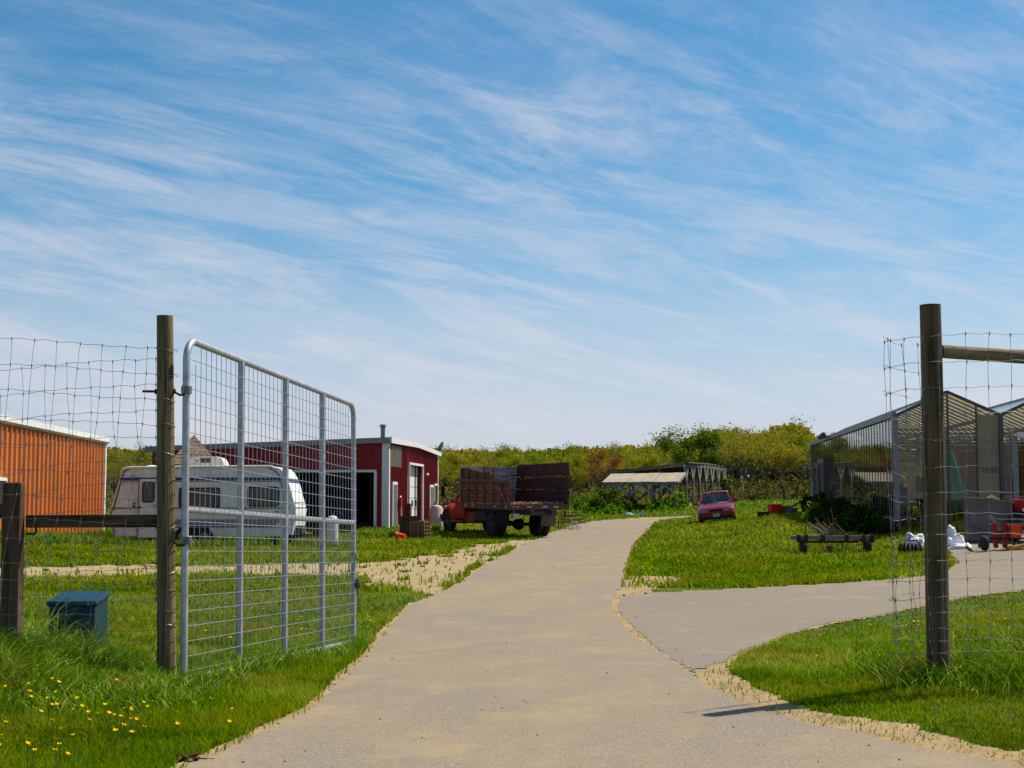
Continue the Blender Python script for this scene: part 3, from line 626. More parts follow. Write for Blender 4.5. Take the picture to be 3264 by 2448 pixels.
m.build('wire_mesh', m_galv, gate, True)
for zf, yp in ((0, 1243), (1, 1722)):
    c = W(596, yp, 10.7) - gate.location; pr = W(552, yp + 4, YL) - gate.location; hg = MB()
    hg.lathe([(.036, -.03), (.038, -.028), (.038, .028), (.036, .03)], c, 14); hg.box(c + Vector((-.02, -.035, 0)), (.03, .02, .05)); hg.lathe([(.008, 0), (.008, .02), (.004, .026)], c + Vector((-.02, -.035, .02)), 8)
    hg.tube([c + Vector((-.01, -.03, -.035)), c + Vector((-.05, -.01, -.04)), pr, pr + Vector((-.02, .0, 0))], .009, 8, mi=1); hg.lathe([(.022, 0), (.022, .012), (.012, .02)], pr + Vector((0, 0, 0)), 8, mi=1, axis='x')
    if zf == 0: q = W(500, yp + 5, YL) - gate.location; hb_ = MB(); hb_.tube([q, q + Vector((-.11, 0, .002))], .0095, 8); hb_.lathe([(.02, -.015), (.02, 0)], q, 8, axis='x'); hb_.build('hinge_bolt', m_rust, gate, True)
    hg.build('hinge', [m_greysteel, m_rust], gate, True)
c = gp(1, .36); m = MB(); m.tube([c + Vector((-.04, -.02, .04)), c + Vector((-.045, -.03, -.1)), c + Vector((-.03, -.04, -.19)), c + Vector((.0, -.035, -.16)), c + Vector((.03, -.03, .03)), c + Vector((.0, -.035, .05)), c + Vector((-.04, -.02, .04))], .006, 6)
m.tube([c + Vector((.03, -.03, -.25)), c + Vector((.05, -.03, -.32)), c + Vector((.06, -.03, -.48)), c + Vector((.075, -.03, -.58))], .006, 6); m.lathe([(.01, -.34), (.03, -.32), (.035, -.28), (.02, -.24), (.01, -.22)], c + Vector((.05, -.03, 0)), 8)
m.build('latch_chain', m_steel, gate, True)

# ------------------------------------------------------------------ right fence
YR = 9.6
rp_top = W(2965, 972, YR); rp_bot = W(2993, 2150, YR); d = (rp_bot - rp_top).normalized()
post('fence_post', rp_bot + d * .2, rp_top, .078, .071, m_postr, 'thick round dark wooden post standing in the grass on the right of the drive')
a = W(3000, 1120, YR + .02); b = W(3640, 1162, 9.85); root = empty('brace_pole', a, 0, 'round pale topped wooden brace pole running right from the thick right post', 'brace pole')
MB().tube([Vector((0, 0, 0)), (b - a) * .33, (b - a) * .66, b - a], [.046, .048, .05, .052], 18).build('pole', m_pole, root, True)
ytr = [1065, 1150, 1232, 1313, 1396, 1484, 1568, 1637, 1700, 1784, 1844, 1902, 1952, 1999, 2038, 2076]
def frw(y): return lambda px: y + (20 * math.exp(-(px - 2815) / 60) if y < 1500 else 6 * math.exp(-(px - 2815) / 70)) + 8 * max(0, (3100 - px) / 280) + 2 * math.sin(px / 60 + y)
hw = [(frw(y), 2817 + (max(0, k - 7) * 4), 4000) for k, y in enumerate(ytr)]
vx = []
for x0 in [2818, 2835, 2881, 2937] + [3078 + 72 * i for i in range(13)]:
    vx.append([x0 + (3 * k if x0 < 2830 and k > 6 else (2 * k if x0 < 2940 else k * .4)) + 2.5 * math.sin(x0 + k * 2) for k in range(len(ytr))])
vx.insert(4, [2991 + k * 1.4 for k in range(len(ytr))])
wire_net('wire_fence', hw, vx, lambda px: YR - .10 + max(0, (2930 - px)) * .0012, 'woven wire deer fencing running right from the thick right post', seed=8)
# curled free end
hw = []
for k, y in enumerate(ytr[:15]):
    amp = 26 if k < 7 else (8 if k < 10 else -30)
    hw.append((lambda px, y=y, amp=amp: y + 14 + amp * (1 - math.exp(-(px - 2817) / 55)) + 3 * math.sin(px / 17 + y), 2815 + max(0, k - 7) * 4, 2936 - (k % 3) * 16))
vx = []
for x0, ln in ((2832, 2.2), (2876, 5.5), (2925, 4)):
    vx.append([min(2932, x0 + ln * k * (1 if k < 6 else .6)) + 3 * math.sin(k * 2.4 + x0) for k in range(15)])
wire_net('wire_fence', hw, vx, lambda px: YR + .02 + max(0, px - 2817) * .0018, 'curled loose end of wire fencing just left of the thick right post', seed=9)

# ------------------------------------------------------------------ utility box
bx = W(250, 2000, 13.2); gz = G(bx.x, 13.2); root = empty('utility_box', (bx.x, 13.2, gz - .01), R(1), 'dark teal utility box with sloping lid in the grass by the left fence', 'utility box')
m = MB(); zf, zbk = .425 - gz, .49 - gz
m.prism([(-.23, 0), (.23, 0), (.23, zbk - .02), (-.23, zf - .02)], -.21, .21, axis='x'); m.build('body', m_teal, root, False, .02)
m = MB(); m.prism([(-.25, zf - .05), (.25, zbk - .05), (.245, zbk), (-.245, zf)], -.23, .23, axis='x'); m.build('lid', m_teal, root, False, .018)

# ------------------------------------------------------------------ orange shed
def corrugated(m, p0, p1, z0, z1, pitch, depth, mi=0, top0=None, top1=None, rib=.28):
    """ribbed metal sheet from p0 to p1, outside on the right-hand side of p0->p1; z1 may slope"""
    p0, p1 = Vector(p0), Vector(p1); ln = (p1 - p0).length; d = (p1 - p0) / ln; nrm = Vector((d.y, -d.x)); k = int(ln / pitch); xs = []
    for i in range(k):
        a = i * pitch; xs += [(a, 0), (a + pitch * (1 - rib), 0), (a + pitch * (1 - rib * .72), depth), (a + pitch * (1 - rib * .28), depth)]
    xs.append((ln, 0)); b = len(m.v)
    for a, o in xs:
        q = p0 + d * a + nrm * o; zt = z1 if top0 is None else top0 + (top1 - top0) * a / ln
        m.v.append((q.x, q.y, z0)); m.v.append((q.x, q.y, zt))
    for i in range(len(xs) - 1): m.f.append((b + 2 * i, b + 2 * i + 2, b + 2 * i + 3, b + 2 * i + 1)); m.m.append(mi)
m_orangew = pm('orange_metal', (.62, .19, .045), (.54, .16, .036), 1.2, .5, 0, 0, (1, 1, .3), streak=.6)
c1 = Vector((-1299 / F * 52, 52)); c0 = Vector((-1632 / F * 38.7, 38.7)); dd = (c0 - c1).normalized(); lng = (c0 - c1).length + 7
root = empty('metal_shed', (c1.x, c1.y, .1), math.atan2(dd.y, dd.x), 'orange ribbed metal shed with white roof edge at the far left', 'shed')   # local x along wall toward camera, outside is +y? 
H = 3.42
m = MB(); corrugated(m, (lng, 0), (0, 0), 0, H, .5, .07, rib=.34); m.f = [f for f in m.f]; m.build('wall', m_orangew, root)
m = MB(); m.prism([(0, 0), (lng, 0), (lng, -12), (0, -12)], 0, H - .05, axis='z'); 
for i in range(len(m.v)): m.v[i] = (m.v[i][0], m.v[i][1] + (-.02 if m.v[i][1] == 0 else 0), m.v[i][2])
m.build('wall', m_orangew, root)
m = MB(); m.prism([(.10, H - .03), (.17, H + .03), (.17, H + .20), (-6.1, H + 1.0), (-12.3, H + .2), (-12.3, H)], -.15, lng + .3, axis='x'); m.build('roof', m_white, root)
m = MB(); m.box((.0, .02, H / 2), (.2, .1, H)); m.build('corner_trim', m_white, root)
wx = 13.95
w = MB(); w.box((wx, .06, 1.5), (1.9, .16, .82)); fr_ = w.build('window_frame', m_white, root); MB().box((wx, .135, 1.5), (1.72, .03, .64)).build('pane', m_tint, fr_)

# ------------------------------------------------------------------ red barn
def red_metal(name):
    return pm(name, (.29, .010, .014), (.22, .008, .012), 1.0, .5, 0, 0, (1, 1, .4), streak=.7)
m_barn = red_metal('red_metal')
bc = Vector((-5.09, 58)); th = R(6); barn = empty('metal_barn', (bc.x, bc.y, .05), -th * 1 if False else -th, 'long dark red metal barn with white trim and open bay behind the trailer', 'barn')
# local x to the right along the front, local y away along the side wall; front spans x from -12.6 to 0
BW, BL, BH0, BH1 = 10.0, 12.8, 3.76, 3.42
def top_at(x): return BH0 + (BH1 - BH0) * (-x) / BW
ox0, ox1, oz = -6.6, -.55, 2.55
m = MB()
corrugated(m, (ox1, 0), (0, 0), 0, 1, .3, .02, top0=top_at(ox1), top1=BH0); corrugated(m, (-BW, 0), (ox0, 0), 0, 1, .3, .02, top0=BH1, top1=top_at(ox0))
corrugated(m, (ox0, 0), (ox1, 0), oz, 1, .3, .02, top0=top_at(ox0), top1=top_at(ox1))
m.build('wall', m_barn, barn)
m = MB(); dz0, dz1, dzt = 4.6, 8.3, 3.0     # tall doorway on the side wall
corrugated(m, (0, 0), (0, dz0), 0, BH0, .22, .035); corrugated(m, (0, dz1), (0, BL), 0, BH0, .22, .035, top0=BH0, top1=BH0 - .1); corrugated(m, (0, dz0), (0, dz1), dzt, BH0, .22, .035)
m.build('wall', m_barn, barn)
m = MB(); m.box((-BW + .02, BL / 2, BH1 / 2), (.04, BL, BH1 - .03)); m.box((-BW / 2, BL, 1.75), (BW, .04, 3.5)); m.build('wall', m_barn, barn)
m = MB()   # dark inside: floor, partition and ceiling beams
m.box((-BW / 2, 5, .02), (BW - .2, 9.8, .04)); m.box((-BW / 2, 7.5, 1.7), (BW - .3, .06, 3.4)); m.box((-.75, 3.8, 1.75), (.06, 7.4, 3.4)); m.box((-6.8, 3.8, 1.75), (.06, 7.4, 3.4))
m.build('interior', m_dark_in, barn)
m = MB()
m.prism([(-BW - .25, BH1 - .02), (.12, BH0 - .02), (.12, BH0 + .20), (-BW - .25, BH1 + .20)], -.22, -.10)
m.prism([(-BW - .1, BH1), (.05, BH0), (.05, BH0 + .12), (-BW - .1, BH1 + .12)], -.10, BL + .1)
m.build('roof', m_greysteel, barn)
m = MB(); m.prism([(-.22, BH0 - .04), (BL / 2, BH0 + .02), (BL + .2, BH0 - .16), (BL + .2, BH0 + .04), (BL / 2, BH0 + .22), (-.22, BH0 + .21)], .122, .20, axis='x'); m.build('side_fascia', m_white, barn)
m = MB(); m.box((-.10, -.03, BH0 / 2), (.27, .07, BH0 - .05)); m.box((.045, .06, BH0 / 2), (.03, .24, BH0 - .05)); m.box((.045, BL - .05, BH0 / 2 - .1), (.06, .14, BH0 - .2)); m.build('corner_trim', m_white, barn)
m = MB(); m.box(((ox0 + ox1) / 2, -.02, oz + .03), (ox1 - ox0 + .16, .07, .10)); m.box((ox1 + .04, -.02, oz / 2 - .02), (.12, .07, oz)); m.box((ox0 - .04, -.02, oz / 2 - .02), (.12, .07, oz)); m.build('bay_frame', m_white, barn)
m = MB(); m.box((.05, dz0 + .04, dzt / 2), (.08, .10, dzt)); m.box((.05, dz1 - .04, dzt / 2), (.08, .10, dzt)); m.box((.052, (dz0 + dz1) / 2, dzt + .02), (.085, dz1 - dz0, .10)); m.build('door_frame', m_white, barn)
m = MB(); m.box((-.35, dz1 + .02, dzt / 2), (.7, .04, dzt)); m.box((-.35, dz0 - .02, dzt / 2), (.7, .04, dzt)); m.box((-.35, (dz0 + dz1) / 2, dzt + .02), (.7, dz1 - dz0, .04)); m.build('door_recess', m_barn, barn)
m = MB(); nP = 6
for i in range(nP): m.box((-.22, (dz0 + dz1) / 2, (i + .5) * dzt / nP), (.05, dz1 - dz0, dzt / nP - .025))
dr = m.build('sectional_door', m_white, barn, False, .006)
m = MB(); [m.box((-.19, dz0 + .55 + i * .85, dzt * .42), (.012, .45, .28)) for i in range(4)]; m.build('pane', m_tint, dr)
for y0, zb, w_ in ((.75, 2.15, .95), (10.3, 2.15, .95)):
    m = MB(); m.box((.05, y0 + w_ / 2, zb / 2), (.07, w_ + .12, zb)); dd_ = m.build('door', m_white, barn, False, .01); m = MB(); m.box((.09, y0 + w_ / 2, zb / 2 - .02), (.02, w_ - .14, zb - .18)); m.build('door_panel', m_greysteel, dd_)
m = MB(); m.box((.05, 12.05, 1.75), (.07, .85, .95)); w1 = m.build('window', m_white, barn); MB().box((.09, 12.05, 1.75), (.02, .65, .75)).build('pane', m_tint, w1)
m_fiber = pm('fibreglass_panel', (.34, .30, .22), (.25, .22, .16), 2, .6, 0, 0, (1, 6, .3))
m = MB(); corrugated(m, (.045, .45), (.045, 2.7), BH0 - .98, BH0 - .1, .16, .03, rib=.5); m.build('skylight_panel', m_fiber, barn)
m = MB(); m.box((.13, 1.95, 1.3), (.18, .32, .42)); m.tube([(.12, 2.2, 1.5), (.12, 2.25, 1.55), (.12, 2.35, 1.5), (.12, 2.4, .3)], .035, 8, mi=1); m.build('meter_box', [m_barn, m_white], barn)
m = MB(); m.box((.14, 4.1, .75), (.2, .35, 1.0)); m.build('electric_box', pm('brown_box', (.12, .06, .04), None, 4, .7), barn)
m = MB(); m.lathe([(.05, 0), (.09, .06), (.05, .14)], (.14, 9.0, 2.55), 10); m.build('wall_lamp', m_white, barn, True)
m = MB(); m.lathe([(.095, 0), (.095, .55), (.14, .55), (.14, .58), (.10, .58), (.10, .62), (.15, .62), (.15, .66), (.11, .68), (.06, .70)], (-.42, 1.0, BH0 + .1), 16); m.build('chimney', m_greysteel, barn, True)
m = MB(); dc = Vector((.12, BL + .5, 4.0)); m.tube([(0, BL, 3.3), (.1, BL + .25, 3.45), dc + Vector((-.1, -.1, -.2)), dc], .02, 8)
b0 = len(m.v); dn = Vector((-.8, .15, .35)).normalized(); ux = dn.cross(Vector((0, 0, 1))).normalized(); uz = ux.cross(dn)
for i in range(5):
    rr = .34 * i / 4 + .001
    for j in range(20):
        t = 2 * math.pi * j / 20; m.v.append(tuple(dc + (ux * math.cos(t) + uz * math.sin(t) * 1.1) * rr + dn * rr * rr * .5))
for i in range(4):
    for j in range(20): m.f.append((b0 + i * 20 + j, b0 + i * 20 + (j + 1) % 20, b0 + i * 20 + 20 + (j + 1) % 20, b0 + i * 20 + 20 + j)); m.m.append(0)
m.tube([dc - Vector((0, 0, .3)), dc + Vector((.35, .0, -.1))], .015, 6); m.box(dc + Vector((.38, 0, -.08)), (.12, .08, .08))
m.build('satellite_dish', m_greysteel, barn, True)

# shingled hut peeping over the trailer
hp = W(618, 1386, 53); root = empty('shingled_hut', (hp.x, 53, G(hp.x, 53)), R(14), 'small hut with steep pointed brown shingle roof behind the trailer', 'hut')
hz = hp.z - root.location.z; m = MB(); s_ = .92; base_z = hz - 1.12; nrow = 9
for k in range(4):
    a0 = R(90 * k + 45); a1 = R(90 * k + 135)
    for i in range(nrow):
        t0, t1 = i / nrow, (i + 1) / nrow; r0_, r1_ = s_ * 1.42 * (1 - t0) + .02, s_ * 1.42 * (1 - t1)
        z0, z1 = base_z + (hz - base_z) * t0, base_z + (hz - base_z) * t1
        e = [Vector((math.cos(a) * r, math.sin(a) * r, z)) for a, r, z in ((a0, r0_ + .02, z0 - .015), (a1, r0_ + .02, z0 - .015), (a1, r1_, z1), (a0, r1_, z1))]
        nseg = max(2, int(8 * (1 - t0)) + 1)
        for q in range(nseg):
            f0, f1 = q / nseg + .01, (q + 1) / nseg - .01; dz_ = random.uniform(-.012, .012)
            m.quad(e[0].lerp(e[1], f0) + Vector((0, 0, dz_)), e[0].lerp(e[1], f1) + Vector((0, 0, dz_)), e[3].lerp(e[2], f1), e[3].lerp(e[2], f0))
        m.quad(*[v * 1.0 - Vector((v.x, v.y, 0)) * .02 for v in e])
m.build('roof', m_shingle, root); MB().box((0, 0, base_z / 2), (1.6, 1.6, base_z)).build('wall', m_shingle, root)

# ------------------------------------------------------------------ travel trailer
ty = 46.0; gx = (625 - CX) / F * ty; tz = G(gx, ty)
trailer = empty('travel_trailer', (0, ty, 0), 0, 'old white travel trailer with blue stripes and rooftop air conditioner on the grass', 'travel trailer')
def tp(px, py): q = W(px, py, ty); return (q.x, q.z)
bodyprof = [tp(*q) for q in [(362, 1712), (347, 1632), (352, 1618), (384, 1510), (392, 1498), (410, 1492), (640, 1488), (868, 1486), (893, 1492), (908, 1508), (921, 1535), (938, 1600), (945, 1622), (942, 1660), (933, 1706)]]
tw = 2.35
def trailer_shell():
    m = MB(); st = [(0, 1.0), (.04, 1.0), (tw - .04, 1.0), (tw, 1.0)]; n = len(bodyprof); cx_ = sum(p[0] for p in bodyprof) / n; cz_ = sum(p[1] for p in bodyprof) / n
    for y, s in ((0, .985), (.05, 1), (tw - .05, 1), (tw, .985)):
        for x, z in bodyprof: m.v.append((cx_ + (x - cx_) * (1 - (1 - s) * .4), y, cz_ + (z - cz_) * s))
    for k in range(3):
        for i in range(n): j = (i + 1) % n; m.f.append((k * n + i, k * n + j, (k + 1) * n + j, (k + 1) * n + i)); m.m.append(0)
    m.f.append(tuple(range(n))[::-1]); m.m.append(0); m.f.append(tuple(3 * n + i for i in range(n))); m.m.append(0)
    return m
trailer_shell().build('body', m_dwhite, trailer, True)
# horizontal siding ribs on the near side and on the nose
m = MB()
def edge_x(z):
    lo, hi = [], []
    for i in range(len(bodyprof)):
        (x0, z0), (x1, z1) = bodyprof[i], bodyprof[(i + 1) % len(bodyprof)]
        if (z0 - z) * (z1 - z) < 0: x = x0 + (x1 - x0) * (z - z0) / (z1 - z0); lo.append(x)
    return min(lo), max(lo)
z = tp(500, 1708)[1] + .02
while z < tp(500, 1505)[1]:
    a, b = edge_x(z); m.box(((a + b) / 2 - .1, -.004, z), (b - a - .45, .016, .030)); z += .062
m.build('siding', m_dwhite, trailer)
def strip(m, x0, x1, y0, y1, th=.024): a = tp(x0, y1); b = tp(x1, y0); m.box(((a[0] + b[0]) / 2, -.012, (a[1] + b[1]) / 2), (b[0] - a[0], th, b[1] - a[1]))
m = MB(); strip(m, 383, 905, 1522, 1531, .03); strip(m, 372, 880, 1669, 1672, .03); strip(m, 372, 898, 1677, 1681, .03); m.build('blue_stripe', m_blueln, trailer)
m = MB(); strip(m, 370, 890, 1655, 1668, .026); strip(m, 385, 905, 1533, 1536, .026); m.build('grey_stripe', m_greyln, trailer)
m = MB(); strip(m, 356, 925, 1618, 1621, .034)
pts = [W(*q, ty - .015) for q in [(412, 1494), (398, 1502), (391, 1515), (376, 1570), (360, 1625), (352, 1632), (366, 1712)]]
pts = [p_ - Vector((0, ty, 0)) for p_ in pts]; m.tube(pts, .02, 6); pts = [W(*q, ty - .015) - Vector((0, ty, 0)) for q in [(850, 1489), (874, 1498), (889, 1515), (905, 1578), (912, 1622), (908, 1700)]]; m.tube(pts, .02, 6)
m.build('trim', m_steel, trailer, True)
m = MB(); pts = [W(*q, ty - .02) - Vector((0, ty, 0)) for q in [(386, 1505), (394, 1495), (412, 1491), (640, 1488), (868, 1487)]]; m.tube(pts, .045, 8); m.build('roof_edge', m_white, trailer, True)
def rrect(x0, z0, x1, z1, r, n=5):
    out = []
    for cx_, cz_, a0 in ((x1 - r, z0 + r, -90), (x1 - r, z1 - r, 0), (x0 + r, z1 - r, 90), (x0 + r, z0 + r, 180)):
        for i in range(n + 1): t = R(a0 + 90 * i / n); out.append((cx_ + r * math.cos(t), cz_ + r * math.sin(t)))
    return out
def twin(x0, y0, x1, y1, name='window', sub=()):
    a, b = tp(x0, y1), tp(x1, y0); f = MB().prism(rrect(a[0], a[1], b[0], b[1], .09), -.045, .0).build(name, m_black, trailer)
    i = .045; MB().prism(rrect(a[0] + i, a[1] + i, b[0] - i, b[1] - i, .06), -.055, -.04).build('pane', m_tint if not sub else sub[0], f)
    if len(sub) > 1:
        m = MB()
        for fx in sub[1]: m.box((a[0] + (b[0] - a[0]) * fx, -.06, (a[1] + b[1]) / 2), (.03, .012, b[1] - a[1] - .1))
        m.box(((a[0] + b[0]) / 2, -.06, a[1] + (b[1] - a[1]) * sub[2]), (b[0] - a[0] - .12, .012, .02)); m.build('mullion', m_black, f)
m_pane_g = pm('curtained_pane', (.10, .12, .14), (.06, .07, .09), 2, .12); m_pane_b = pm('curtained_pane_brown', (.06, .065, .06), (.03, .03, .03), 2, .1)
a, b = tp(440, 1714), tp(505, 1527); dr = MB().box(((a[0] + b[0]) / 2, -.016, (a[1] + b[1]) / 2), (b[0] - a[0], .03, b[1] - a[1])).build('door', m_dwhite, trailer, False, .01)
m = MB(); xx = a[0]; m.box((xx, -.03, (a[1] + b[1]) / 2), (.018, .02, b[1] - a[1])); m.build('door_seal', m_black, dr); q = tp(447, 1617); MB().lathe([(.04, -.05), (.04, -.03)], (q[0], 0, q[1]), 10, axis='y').build('handle', m_black, dr)
twin(453, 1535, 495, 1602, 'window', (m_pane_g,)); twin(570, 1554, 704, 1619, 'window', (m_pane_b, (.08, .85), .6)); twin(789, 1551, 891, 1615, 'window', (m_pane_b, (.2, .78), .35))
m = MB(); q = tp(427, 1614); m.lathe([(.05, -.03), (.05, 0)], (q[0], 0, q[1]), 12, axis='y'); m.box((q[0], -.015, q[1] + .1), (.09, .03, .04)); m.build('vent', m_steel, trailer)
m = MB(); q = tp(883, 1630); m.box((q[0], -.02, q[1]), (.12, .04, .06)); m.build('marker_light', m_amber, trailer)
m = MB(); a, b = tp(552, 1712), tp(684, 1682); m.prism([(a[0], a[1] - .05), (b[0], a[1] - .05), (b[0] - .08, (a[1] + b[1]) / 2), (b[0] - .2, b[1]), (a[0] + .2, b[1]), (a[0] + .06, (a[1] + b[1]) / 2)], -.03, .5); m.build('wheel_well', m_black, trailer)
for px in (580, 652):
    q = tp(px, 1716); wz = G(q[0], ty) + .33; m = MB(); m.lathe([(.10, .02), (.30, .02), (.335, .06), (.335, .2), (.3, .24)], (q[0], 0, wz), 24, axis='y'); w_ = m.build('wheel', m_rubber, trailer, True)
    m = MB(); m.lathe([(.235, .005), (.25, -.01), (.25, .02)], (q[0], 0, wz), 24, axis='y'); m.lathe([(.16, -.0), (.13, -.04), (.05, -.05)], (q[0], 0, wz), 20, axis='y'); m.build('rim', m_greysteel, w_, True)
m = MB(); a, b = tp(590, 1487), tp(704, 1453); x0, x1, z0, z1 = a[0], b[0], a[1], b[1]
m.prism([(x0, z0), (x1, z0), (x1 - .03, z0 + .14), (x1 - .12, z1 - .05), (x1 - .3, z1), (x0 + .15, z1 - .02), (x0, z1 - .06)], .7, 1.45); ac = m.build('air_conditioner', pm('cream', (.70, .67, .58), (.6, .57, .48), 3, .5), trailer, False, .03)
m = MB(); a, b = tp(622, 1473), tp(658, 1458)
for i in range(11): m.box((a[0] + (b[0] - a[0]) * (i + .5) / 11, .69, (a[1] + b[1]) / 2), (.018, .02, b[1] - a[1]))
m.build('grille', m_black, ac); q = tp(613, 1468); MB().lathe([(.045, .685), (.045, .70)], (q[0], 0, q[1]), 14, axis='y').build('badge', pm('badge_blue', (.2, .3, .5), None, 4, .4), ac)
m = MB(); q = tp(462, 1489); m.lathe([(.24, 0), (.22, .07), (.12, .11), (.02, .12)], (q[0], .9, q[1] - .03), 16); m.build('roof_vent', m_white, trailer, True)
# nose: panel seams, gas bottle cover and hitch
m = MB()
for zz, ww in ((tp(0, 1536)[1], .03), (tp(0, 1619)[1], .03), (tp(0, 1602)[1], .02)):
    a, b = edge_x(zz); m.box((b - .0, tw / 2, zz), (.03, tw - .05, ww))
m.build('nose_seam', m_steel, trailer)
zz = tp(0, 1529)[1]; a, b = edge_x(zz); MB().box((b, tw / 2, zz), (.025, tw - .1, .10), rot=(0, R(-25), 0)).build('nose_stripe', m_blueln, trailer)
zz = tp(0, 1690)[1]; a, b = edge_x(zz); MB().box((b + .12, .5, zz), (.3, .7, .28)).build('battery_box', m_steel, trailer, False, .02)
m = MB(); m.beam((b - .2, .3, zz - .2), (b + 1.1, tw / 2, zz - .2), .06, .09); m.beam((b - .2, tw - .3, zz - .2), (b + 1.1, tw / 2, zz - .2), .06, .09); m.box((b + .6, tw / 2, zz - .1), (.3, .2, .15)); m.tube([(b + 1.0, tw / 2, zz - .2), (b + 1.0, tw / 2, -.05)], .03, 8); m.build('hitch', m_rust, trailer)
# gas cylinder
q = W(1059, 1722, 44.5); gz = G(q.x, 44.5); root = empty('gas_cylinder', (q.x, 44.5, gz), 0, 'tall white gas cylinder standing in the grass right of the trailer', 'gas cylinder')
m = MB(); m.lathe([(.15, 0), (.175, .03), (.185, .1), (.185, .80), (.17, .90), (.11, .97), (.04, .99)], n=20); m.build('tank', pm('cylinder_white', (.72, .72, .68), (.58, .58, .52), 4, .5), root, True)
m = MB(); m.lathe([(.025, .98), (.025, 1.08)], n=8); m.box((0, 0, 1.07), (.09, .03, .03)); m.tube([(0, 0, 1.05), (.12, 0, 1.14), (.2, 0, 1.12), (.3, 0, 1.05)], .008, 5); m.build('valve', m_steel, root, True)

